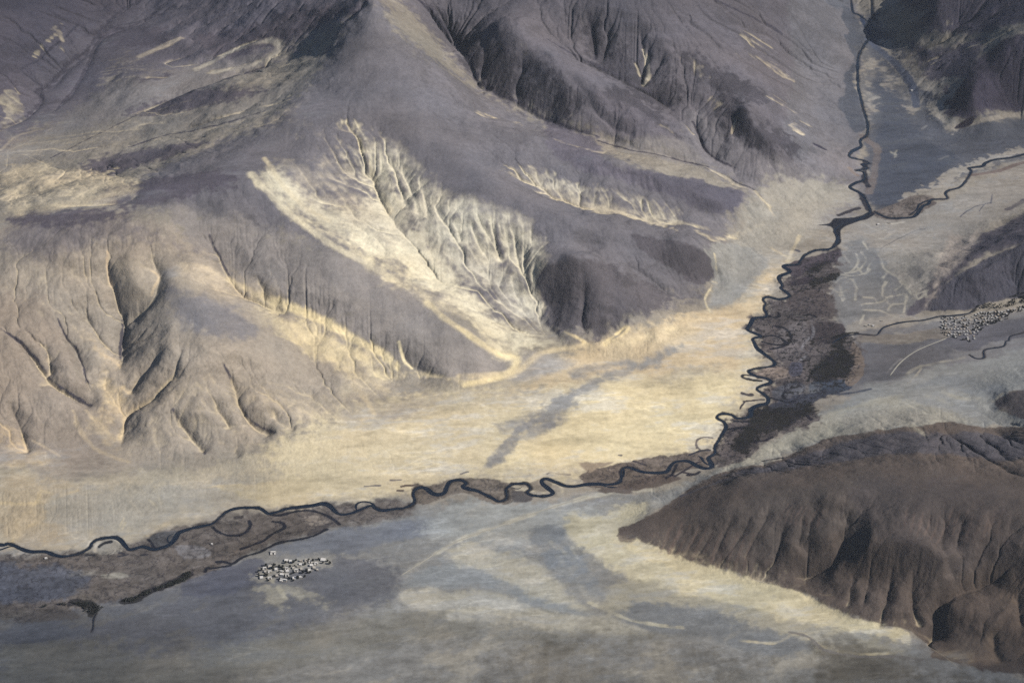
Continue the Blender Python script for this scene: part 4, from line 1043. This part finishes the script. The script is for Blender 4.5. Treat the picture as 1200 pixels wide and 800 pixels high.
def thing(name, label, cat, loc, rz=0.0, group=None):
    o = link(bpy.data.objects.new(name, None)); o.location = loc; o.rotation_euler = (0, 0, rz)
    o['label'] = label; o['category'] = cat
    if group: o['group'] = group
    return o
def make_house(root, w, d, h, plan, wall, roof):
    """a flat-roofed house: main wing along the back, wings or a walled yard in front"""
    x, y = w / 2, d / 2
    wings = [(-x, -y, x, y, h)] if plan == 'block' else \
            [(-x, 0.05 * d, x, y, h), (-x, -y, -x + 0.42 * w, 0.05 * d - 0.003, h * 0.72)] if plan == 'ell' else \
            [(-x, 0.1 * d, x, y, h), (-x, -y, -x + 0.3 * w, 0.1 * d - 0.003, h * 0.75), (x - 0.3 * w, -y, x, 0.1 * d - 0.003, h * 0.62)] if plan == 'court' else \
            [(-x, -0.1 * d, 0.1 * w, y, h), (0.1 * w + 0.003, 0.1 * d, x, y - 0.05 * d, h * 0.62)]
    b = MB(); r = MB(); p = MB()
    for (x0, y0, x1, y1, hh) in wings:
        b.box(x0, y0, -2.0, x1, y1, hh, 0.25)
        r.box(x0 + 0.55, y0 + 0.55, hh - 0.02, x1 - 0.55, y1 - 0.55, hh + 0.12)
        p.rim(x0 + 0.22, y0 + 0.22, x1 - 0.22, y1 - 0.22, hh - 0.01, hh + 0.55, 0.32)
    part('wall', b.mesh('wall', wall), root)
    rf = part('roof', r.mesh('roof', roof), root)
    part('parapet', p.mesh('parapet', STACK if plan == 'court' else wall), rf)
    if plan != 'block':
        c = MB(); t = 0.45
        c.box(-x, -y - 0.5, -1.5, x, -y - 0.5 + t, 1.9)
        c.box(x - t, -y - 0.05, -1.5, x - 0.003, 0.09 * d, 1.9)
        part('yard_wall', c.mesh('yard_wall', MUD), root)
    (x0, y0, x1, y1, hh) = wings[0]
    nw = max(2, int((x1 - x0) / 4.2))
    for k in range(nw):
        cx = x0 + (k + 0.5) * (x1 - x0) / nw
        if k == nw // 2:
            q = MB(); q.box(cx - 0.6, y0 - 0.12, 0, cx + 0.6, y0 + 0.3, 2.2)
            part('door', q.mesh('door', FRAME), root)
        else:
            q = MB()
            q.box(cx - 0.85, y0 - 0.10, hh * 0.52, cx + 0.85, y0 + 0.3, hh * 0.52 + 1.7)
            f = part('window', q.mesh('window', FRAME), root)
            g = MB(); g.box(cx - 0.62, y0 - 0.14, hh * 0.52 + 0.2, cx + 0.62, y0 + 0.2, hh * 0.52 + 1.5)
            part('pane', g.mesh('pane', PANE), f)
ORD = ['first', 'second', 'third', 'fourth', 'fifth', 'sixth', 'seventh', 'eighth', 'ninth', 'tenth', 'eleventh', 'twelfth', 'thirteenth', 'fourteenth', 'fifteenth', 'sixteenth', 'seventeenth', 'eighteenth', 'nineteenth', 'twentieth',
       'twenty-first', 'twenty-second', 'twenty-third', 'twenty-fourth', 'twenty-fifth', 'twenty-sixth', 'twenty-seventh', 'twenty-eighth', 'twenty-ninth', 'thirtieth', 'thirty-first', 'thirty-second', 'thirty-third', 'thirty-fourth']
def copy_tree(o, parent=None):
    c = o.copy(); scene.collection.objects.link(c); c.parent = parent
    for ch in KIDS(o): copy_tree(ch, c)
    return c
def KIDS(o): return [c for c in o.children]

# near village: photo x, y, width, depth (metres), plan, look
NEAR_ROWS = [
 [(335.5, 656.8, 17, 17, 'block', 'w'), (340.5, 657.8, 13, 17, 'block', 'w'), (352.5, 657.6, 12, 15, 'wing', 'g'), (359, 656.9, 15, 17, 'ell', 'g'), (364, 658.6, 17, 18, 'court', 'w'), (378.5, 656, 22, 20, 'block', 'w')],
 [(310, 666.4, 16, 17, 'ell', 'w'), (316.5, 664.2, 17, 18, 'block', 'g'), (323.5, 667.5, 13, 17, 'block', 'w'), (336, 666.5, 16, 17, 'court', 'w'), (344, 665.6, 12, 14, 'block', 'g'), (349.6, 664.2, 12, 15, 'wing', 'g'), (352.3, 661.6, 14, 15, 'block', 'w'), (365, 662.8, 15, 15, 'block', 'w'), (370.2, 660.7, 15, 17, 'ell', 'w')],
 [(311, 670.1, 10, 13, 'block', 'g'), (316, 670.2, 15, 15, 'ell', 'w'), (330.5, 670, 18, 14, 'wing', 'w'), (336.8, 669.4, 16, 14, 'block', 'w'), (347, 669, 19, 18, 'court', 'w'), (353.2, 667.2, 10, 13, 'block', 'g'), (362.5, 668.6, 15, 15, 'block', 'w'), (368, 665.6, 11, 14, 'block', 'g'), (372, 668, 9, 11, 'block', 'g')],
 [(306.5, 677, 15, 17, 'block', 'w'), (316.2, 677.6, 20, 18, 'court', 'w'), (324.6, 675, 12, 14, 'block', 'g'), (330.3, 673.4, 18, 13, 'block', 'w'), (332, 680.2, 32, 17, 'ell', 'w'), (336.6, 674.3, 19, 17, 'court', 'w'), (345, 677.6, 17, 17, 'block', 'w'), (352.6, 677, 17, 18, 'wing', 'w')],
]
ROWN = ['back', 'second', 'third', 'front']
LOOK = {'w': 'whitewashed', 'g': 'grey'}
PLANW = {'block': 'block house', 'ell': 'L-shaped house', 'court': 'courtyard house', 'wing': 'two-part house'}
near = []
for r, row in enumerate(NEAR_ROWS):
    for k, (px, py, w, d, plan, look) in enumerate(sorted(row)):
        (gx_, gy_), = ground([(px, py)])
        o = thing('flat_roofed_house', f'{LOOK[look]} {PLANW[plan]}, {ORD[k]} from left in the {ROWN[r]} row of the riverside village', 'house',
                  (gx_, gy_, float(zat(gx_, gy_))), random.uniform(-0.22, 0.22), 'houses of the riverside village')
        make_house(o, w, d, random.uniform(5.5, 7.5), plan, LIME if look == 'w' else LIME_GREY, EARTH_PALE if look == 'w' else EARTH)
        near.append((gx_, gy_, w, d, f'{ORD[k]} house in the {ROWN[r]} row'))

LONE = [(320, 648.2, 25, 24, 'court', 'w', 'large white walled compound standing alone between the riverside village and the stream'),
        (248.4, 637.6, 9, 8, 'block', 'w', 'lone white hut on the brown meadow south of the round oxbow'),
        (54, 654.2, 12, 9, 'block', 'w', 'lone pale hut just below the river near the left edge'),
        (1029.4, 263.2, 16, 10, 'block', 'w', 'bright white house below the dark pool at the river fork'),
        (1042, 262, 15, 10, 'wing', 'g', 'grey house just east of the bright white one at the fork'),
        (1068.5, 106.6, 14, 11, 'block', 'w', 'tiny white house on the blue gravel fan below the top right hill'),
        (1015, 382.3, 12, 9, 'block', 'g', 'small grey house at the west end of the hamlet of four'),
        (1019.6, 381, 11, 9, 'ell', 'w', 'L-shaped white house, second from the west end of the hamlet of four'),
        (1023.4, 382.2, 11, 9, 'block', 'w', 'white block house, third from the west end of the hamlet of four'),
        (1033.5, 376.4, 11, 9, 'wing', 'g', 'two-part grey house set apart at the east end of the hamlet of four')]
for px, py, w, d, plan, look, label in LONE:
    (gx_, gy_), = ground([(px, py)])
    o = thing('flat_roofed_house', label, 'house', (gx_, gy_, float(zat(gx_, gy_))), random.uniform(-0.2, 0.2))
    make_house(o, w, d, 5.5, plan, LIME if look == 'w' else LIME_GREY, EARTH_PALE if look == 'w' else EARTH)

# far village: five house designs, copied with their parts; rows run along the dark stream
FAR_TOP = np.array([(1104, 374), (1108, 371.8), (1124, 372.6), (1140, 370.8), (1150, 366.2), (1165, 366.2), (1180, 363.6), (1206, 357.8)])
FAR_LOW = np.array([(1102, 392.5), (1112, 395.5), (1120, 398.5), (1134, 401.5), (1141, 399.5), (1147, 390), (1160, 379.8), (1180, 375.4), (1184, 366.4), (1206, 364.8)])
designs = []
for w, d, h, plan, look in ((10, 12, 5.2, 'block', 'w'), (12, 14, 5.2, 'ell', 'w'), (11, 15, 5.4, 'court', 'g'), (12, 12, 4.8, 'wing', 'w'), (9, 10, 4.4, 'block', 'g')):
    o = thing('flat_roofed_house', 'x', 'house', (0, 0, 0), 0, 'houses of the far village')
    make_house(o, w, d, h, plan, LIME_DIM if look == 'w' else LIME_GREY, LIME_DIM if look == 'w' else MUD)
    designs.append((o, plan, look, [False]))
far = []
for r in range(9):
    k = 0; px = 1103.5 + random.uniform(0, 2)
    while px < 1204:
        py = np.interp(px, FAR_TOP[:, 0], FAR_TOP[:, 1]) + 0.9 + 3.25 * r + random.uniform(-0.9, 0.9)
        yard = (1113 < px < 1118 and 381 < py < 385) or (1122 < px < 1133 and 370 < py < 372.5) or (1125 < px < 1132 and 394 < py < 397.5)
        if py < np.interp(px, FAR_LOW[:, 0], FAR_LOW[:, 1]) - 0.6 and random.random() > 0.24 and not yard:
            src, plan, look, used = random.choices(designs, (5, 4, 2, 3, 3))[0]
            (gx_, gy_), = ground([(px, py)])
            o = src if not used[0] else copy_tree(src)
            used[0] = True
            o.location = (gx_, gy_, float(zat(gx_, gy_))); o.rotation_euler = (0, 0, random.uniform(-0.35, 0.35))
            o['label'] = f'{LOOK[look]} {PLANW[plan]}, {ORD[k]} from left in {ORD[r]} row below the far village stream'
            far.append((gx_, gy_, 10, 11, f'{ORD[k]} house in {ORD[r]} row'))
            k += 1
        px += random.uniform(2.9, 4.3)

# ---------------------------------------------------------------- trees
LEAF = simple_mat('willow_leaf', (0.020, 0.022, 0.021), 0.8, 0.2, 0.35, 0.5)
BARK = simple_mat('bark', (0.07, 0.055, 0.045), 0.95, 0.1)
def crown_mesh(seed, r, z0, n):
    R = np.random.default_rng(seed); V, Fc = [], []
    for _ in range(n):
        v = R.normal(size=3); v /= np.linalg.norm(v); q = v * r * R.uniform(0.35, 1.0) ** 0.6 * np.array([1, 1, 1.25])
        q[2] = q[2] * 0.8 + z0
        a, b = R.normal(size=(2, 3)); s = r * R.uniform(0.16, 0.30)
        a *= s / np.linalg.norm(a); b *= s / np.linalg.norm(b); k = len(V)
        V += [tuple(q - a), tuple(q + b), tuple(q + a), tuple(q - b)]; Fc.append((k, k + 1, k + 2, k + 3))
    me = bpy.data.meshes.new('crown'); me.from_pydata(V, [], Fc); me.update(); me.materials.append(LEAF); return me
def trunk_mesh(h, r, limbs=4):
    V, Fc = [], []
    def limb(a, b, ra, rb):
        a, b = np.array(a, float), np.array(b, float); d = b - a; d /= np.linalg.norm(d)
        u = np.cross(d, (0.3, 1, 0.2)); u /= np.linalg.norm(u); v = np.cross(d, u); k = len(V)
        for c, rr in ((a, ra), (b, rb)):
            for i in range(6):
                t = i * math.pi / 3; V.append(tuple(c + rr * (math.cos(t) * u + math.sin(t) * v)))
        for i in range(6): Fc.append((k + i, k + (i + 1) % 6, k + 6 + (i + 1) % 6, k + 6 + i))
    limb((0, 0, -1), (0, 0, h * 0.5), r, r * 0.7)
    for i in range(limbs):
        t = i * 6.28 / limbs + 0.4; limb((0, 0, h * (0.35 + 0.04 * i)), (h * 0.32 * math.cos(t), h * 0.32 * math.sin(t), h * 0.8), r * 0.55, r * 0.2)
    me = bpy.data.meshes.new('trunk'); me.from_pydata(V, [], Fc); me.update(); me.materials.append(BARK); return me
def make_tree(seed, h, r):
    o = thing('willow_tree', 'x', 'tree', (0, 0, 0))
    part('crown', crown_mesh(seed, r, h * 0.62, 210), o); part('trunk', trunk_mesh(h, r * 0.09), o)
    return o
kinds = [[make_tree(3, 9, 4.2), False], [make_tree(5, 11, 5.2), False], [make_tree(8, 7, 3.6), False]]
seen = set()
def side_of(x, y, hs):
    out = sorted((math.hypot(x - h[0], y - h[1]), h) for h in hs)[:6]
    for d, h in out:
        dx, dy = x - h[0], y - h[1]
        s = ('right of' if dx > 0 else 'left of') if abs(dx) > abs(dy) else ('behind' if dy > 0 else 'in front of')
        if (s, h[4], id(hs)) not in seen:
            seen.add((s, h[4], id(hs))); return s, h[4]
    return None
def plant(px, py, hs, where, scale, group):
    (x, y), = ground([(px, py)])
    if min(math.hypot((x - h[0]) / (h[2] * 0.5 + 3.0), (y - h[1]) / (h[3] * 0.5 + 3.0)) for h in hs) < 1.0: return
    w = side_of(x, y, hs)
    if w is None: return
    kd = random.choice(kinds); o = kd[0] if not kd[1] else copy_tree(kd[0]); kd[1] = True
    o.location = (x, y, float(zat(x, y))); s = scale * random.uniform(0.85, 1.2); o.scale = (s, s, s); o.rotation_euler = (0, 0, random.uniform(0, 6.28))
    o['label'] = f'dark willow {w[0]} the {w[1]} of the {where} village'; o['group'] = group
NEAR_TREES = ('302.6,670 303.2,672.5 303.6,675 304.8,677.5 306.5,668 311.8,662.8 320.8,661.4 322.5,662 327.2,664 329.6,665 331.5,664.2 332.2,667.5 330.8,666.8 333.2,677 334.8,659.5 333,656.8 ' \
    '314.8,680.2 328,678.6 338.4,677.4 340.2,678 344,680.4 349,677.6 357.2,675.6 361,671.4 363.5,671 359.4,669 366.8,657.4 367.2,666.6 373.4,655.6 378.4,659.8 384,657.6 386.6,660.4 324.4,666 335.4,658.4 340,664.2 345.4,663 354,662.4 357.6,661.6 362,656 343.8,659.4 319.8,666 313,674.6 341.5,672.5 344.8,671.2 355.2,671.2 347,656.6 326.6,670.5 321.4,675.4 310.4,674 ')
for tok in NEAR_TREES.split():
    if ',' in tok:
        a, b = tok.split(','); plant(float(a), float(b), near, 'riverside', 1.2, 'willows of the riverside village')
for _ in range(900):
    px = random.uniform(1104, 1203)
    lo, hi = np.interp(px, FAR_TOP[:, 0], FAR_TOP[:, 1]), np.interp(px, FAR_LOW[:, 0], FAR_LOW[:, 1])
    if sum(1 for k in seen if k[2] == id(far)) > 120: break
    plant(px, random.uniform(lo - 1, hi + 0.5), far, 'far', 0.95, 'willows of the far village')
def grove(name, outlines, label, density, rmin, rmax):
    """a far-off thicket that reads as one dark mass: crowns and stems in one object"""
    R = np.random.default_rng(len(outlines) * 13 + 5); V, Fc = [], []
    for s in outlines:
        g = ground(smooth(P(s), 4, True)); lo, hi = g.min(0), g.max(0)
        n = int(np.prod(hi - lo) * density)
        c = R.uniform(lo, hi, (n, 2)); ins = np.zeros(n, bool)
        for k in range(len(g)):
            (ax, ay), (bx, by) = g[k], g[(k + 1) % len(g)]
            if ay != by: ins ^= ((ay > c[:, 1]) != (by > c[:, 1])) & (c[:, 0] < (bx - ax) * (c[:, 1] - ay) / (by - ay) + ax)
        c = c[ins]; z = zat(c[:, 0], c[:, 1])
        for (x, y), zz in zip(c, z):
            r = R.uniform(rmin, rmax); h = r * 1.5
            for q in range(26):
                v = R.normal(size=3); v /= np.linalg.norm(v); p = v * r * R.uniform(0.4, 1) + (x, y, zz + h)
                a, b = R.normal(size=(2, 3)); s_ = r * R.uniform(0.3, 0.5); a *= s_ / np.linalg.norm(a); b *= s_ / np.linalg.norm(b)
                k = len(V); V += [tuple(p - a), tuple(p + b), tuple(p + a), tuple(p - b)]; Fc.append((k, k + 1, k + 2, k + 3))
            k = len(V); t = r * 0.1; V += [(x - t, y, zz - 0.5), (x + t, y, zz - 0.5), (x, y + t, zz - 0.5), (x, y, zz + h)]
            Fc += [(k, k + 1, k + 3), (k + 1, k + 2, k + 3), (k + 2, k, k + 3)]
    me = bpy.data.meshes.new(name); me.from_pydata(V, [], Fc); me.update(); me.materials.append(LEAF)
    o = link(bpy.data.objects.new(name, me)); o['kind'] = 'stuff'; o['label'] = label
grove('willow_thicket', ['144,703 152,701 158,700 163,697 175,692 188,687 200,683 212,676 218,671 224,671 221,678 210,684 198,688 182,693 170,698 162,702 156,705 148,705'],
      'long dark strip of willow thicket on the brown plain below the river', 0.024, 3.0, 5.2)
grove('willow_thicket', ['83,705.5 95,706 108,705.5 112,708 118,711 124,712 117,715 114,719 108,719 100,716 96,712 90,708', '68,708 75,707.5 78,709 72,709.5', '47,711 56,709 60,708.5 52,711.5'],
      'small dark triangular willow thicket above a thin ditch', 0.022, 2.8, 4.8)
grove('willow_thicket', ['1140,366 1146,358.5 1160,355.5 1175,356.5 1186,352 1200,345 1206,346 1206,353 1190,357.5 1178,361 1160,362 1150,363.5', '1183,349 1192,345 1200,342 1206,341 1206,344 1194,348'],
      'dark belt of willows along the stream above the far village', 0.008, 3.0, 5.0)

# ---------------------------------------------------------------- the air between camera and mountains
HAZE_DENSITY = 0.28e-5
def build_haze():
    b = MB(); b.box(-26000, -1500, float(Z.min()) - 40, 26000, 30500, CAM_H + 60)
    m = bpy.data.materials.new('thin_haze'); m.use_nodes = True; N = m.node_tree.nodes; L = m.node_tree.links
    N.remove(N['Principled BSDF'])
    v = N.new('ShaderNodeVolumePrincipled'); v.inputs['Color'].default_value = (0.80, 0.88, 1.0, 1); v.inputs['Density'].default_value = HAZE_DENSITY
    v.inputs['Anisotropy'].default_value = 0.2
    L.new(v.outputs['Volume'], N['Material Output'].inputs['Volume'])
    o = link(bpy.data.objects.new('haze', b.mesh('haze', m))); o['kind'] = 'stuff'; o['label'] = 'thin blue haze of the mountain air'
build_haze()

# ---------------------------------------------------------------- added clouds, out of view, put there to shade the edges of the frame
def build_shade_cloud(px, py, rx, ry, thick, seed, density, alt=8200.0):
    (gx0, gy0), = ground([(px, py)])
    el, az = math.radians(SUN_EL), math.radians(SUN_AZ)
    reach = alt / math.tan(el)
    c = (gx0 + reach * math.sin(az), gy0 + reach * math.cos(az), alt)
    nu, nv = 48, 25; V, Fc = [], []
    R = np.random.default_rng(seed); ph = R.random(12) * 6.28
    for j in range(nv):
        th = math.pi * j / (nv - 1)
        for i in range(nu):
            f = 2 * math.pi * i / nu
            k = 1 + 0.10 * math.sin(3 * f + ph[0]) + 0.08 * math.sin(5 * f + ph[1] + 2 * th) + 0.05 * math.sin(9 * f + ph[2] + 5 * th)
            V.append((rx * k * math.sin(th) * math.cos(f), ry * k * math.sin(th) * math.sin(f), thick * (math.cos(th) * (1 if th < 1.57 else 0.35) + 0.12 * math.sin(6 * f + ph[3]) * math.sin(th) ** 2)))
    for j in range(nv - 1):
        for i in range(nu):
            Fc.append((j * nu + i, (j + 1) * nu + i, (j + 1) * nu + (i + 1) % nu, j * nu + (i + 1) % nu))
    me = bpy.data.meshes.new('shade_cloud'); me.from_pydata(V, [], Fc); me.update()
    me.polygons.foreach_set('use_smooth', np.ones(len(me.polygons), bool))
    m = bpy.data.materials.new('shade_cloud_vapour'); m.use_nodes = True; N = m.node_tree.nodes; L = m.node_tree.links
    N.remove(N['Principled BSDF'])
    tc = N.new('ShaderNodeTexCoord'); mp = N.new('ShaderNodeMapping'); mp.inputs['Scale'].default_value = (1 / rx, 1 / ry, 0)
    L.new(tc.outputs['Object'], mp.inputs['Vector'])
    ln = N.new('ShaderNodeVectorMath'); ln.operation = 'LENGTH'; L.new(mp.outputs['Vector'], ln.inputs[0])
    ns = N.new('ShaderNodeTexNoise'); ns.inputs['Scale'].default_value = 1 / 900; ns.inputs['Detail'].default_value = 4; L.new(tc.outputs['Object'], ns.inputs['Vector'])
    ad = N.new('ShaderNodeMath'); ad.operation = 'MULTIPLY_ADD'; ad.inputs[1].default_value = 0.9; L.new(ns.outputs['Fac'], ad.inputs[0]); L.new(ln.outputs['Value'], ad.inputs[2])
    mr = N.new('ShaderNodeMapRange'); mr.interpolation_type = 'SMOOTHSTEP'
    mr.inputs['From Min'].default_value = 0.62; mr.inputs['From Max'].default_value = 1.35; mr.inputs['To Min'].default_value = density; mr.inputs['To Max'].default_value = 0.0
    L.new(ad.outputs[0], mr.inputs['Value'])
    tr = N.new('ShaderNodeBsdfTransparent'); df = N.new('ShaderNodeBsdfDiffuse'); df.inputs['Color'].default_value = (0.9, 0.9, 0.92, 1)
    mx = N.new('ShaderNodeMixShader'); L.new(mr.outputs['Result'], mx.inputs[0]); L.new(tr.outputs[0], mx.inputs[1]); L.new(df.outputs[0], mx.inputs[2])
    L.new(mx.outputs[0], N['Material Output'].inputs['Surface'])
    me.materials.append(m)
    o = link(bpy.data.objects.new('shade_cloud', me)); o.location = c; o['kind'] = 'stuff'; o['label'] = 'thin broken clouds, added out of view to shade the edges'
for args in ((1230, -40, 1500, 2600, 260, 1, 0.36), (640, -90, 2600, 1400, 240, 2, 0.34), (-60, -30, 1700, 2200, 240, 3, 0.38), (10, 820, 1600, 1000, 220, 4, 0.36), (560, 870, 2000, 560, 200, 5, 0.30), (1200, 800, 1100, 700, 220, 6, 0.34)):
    build_shade_cloud(*args)
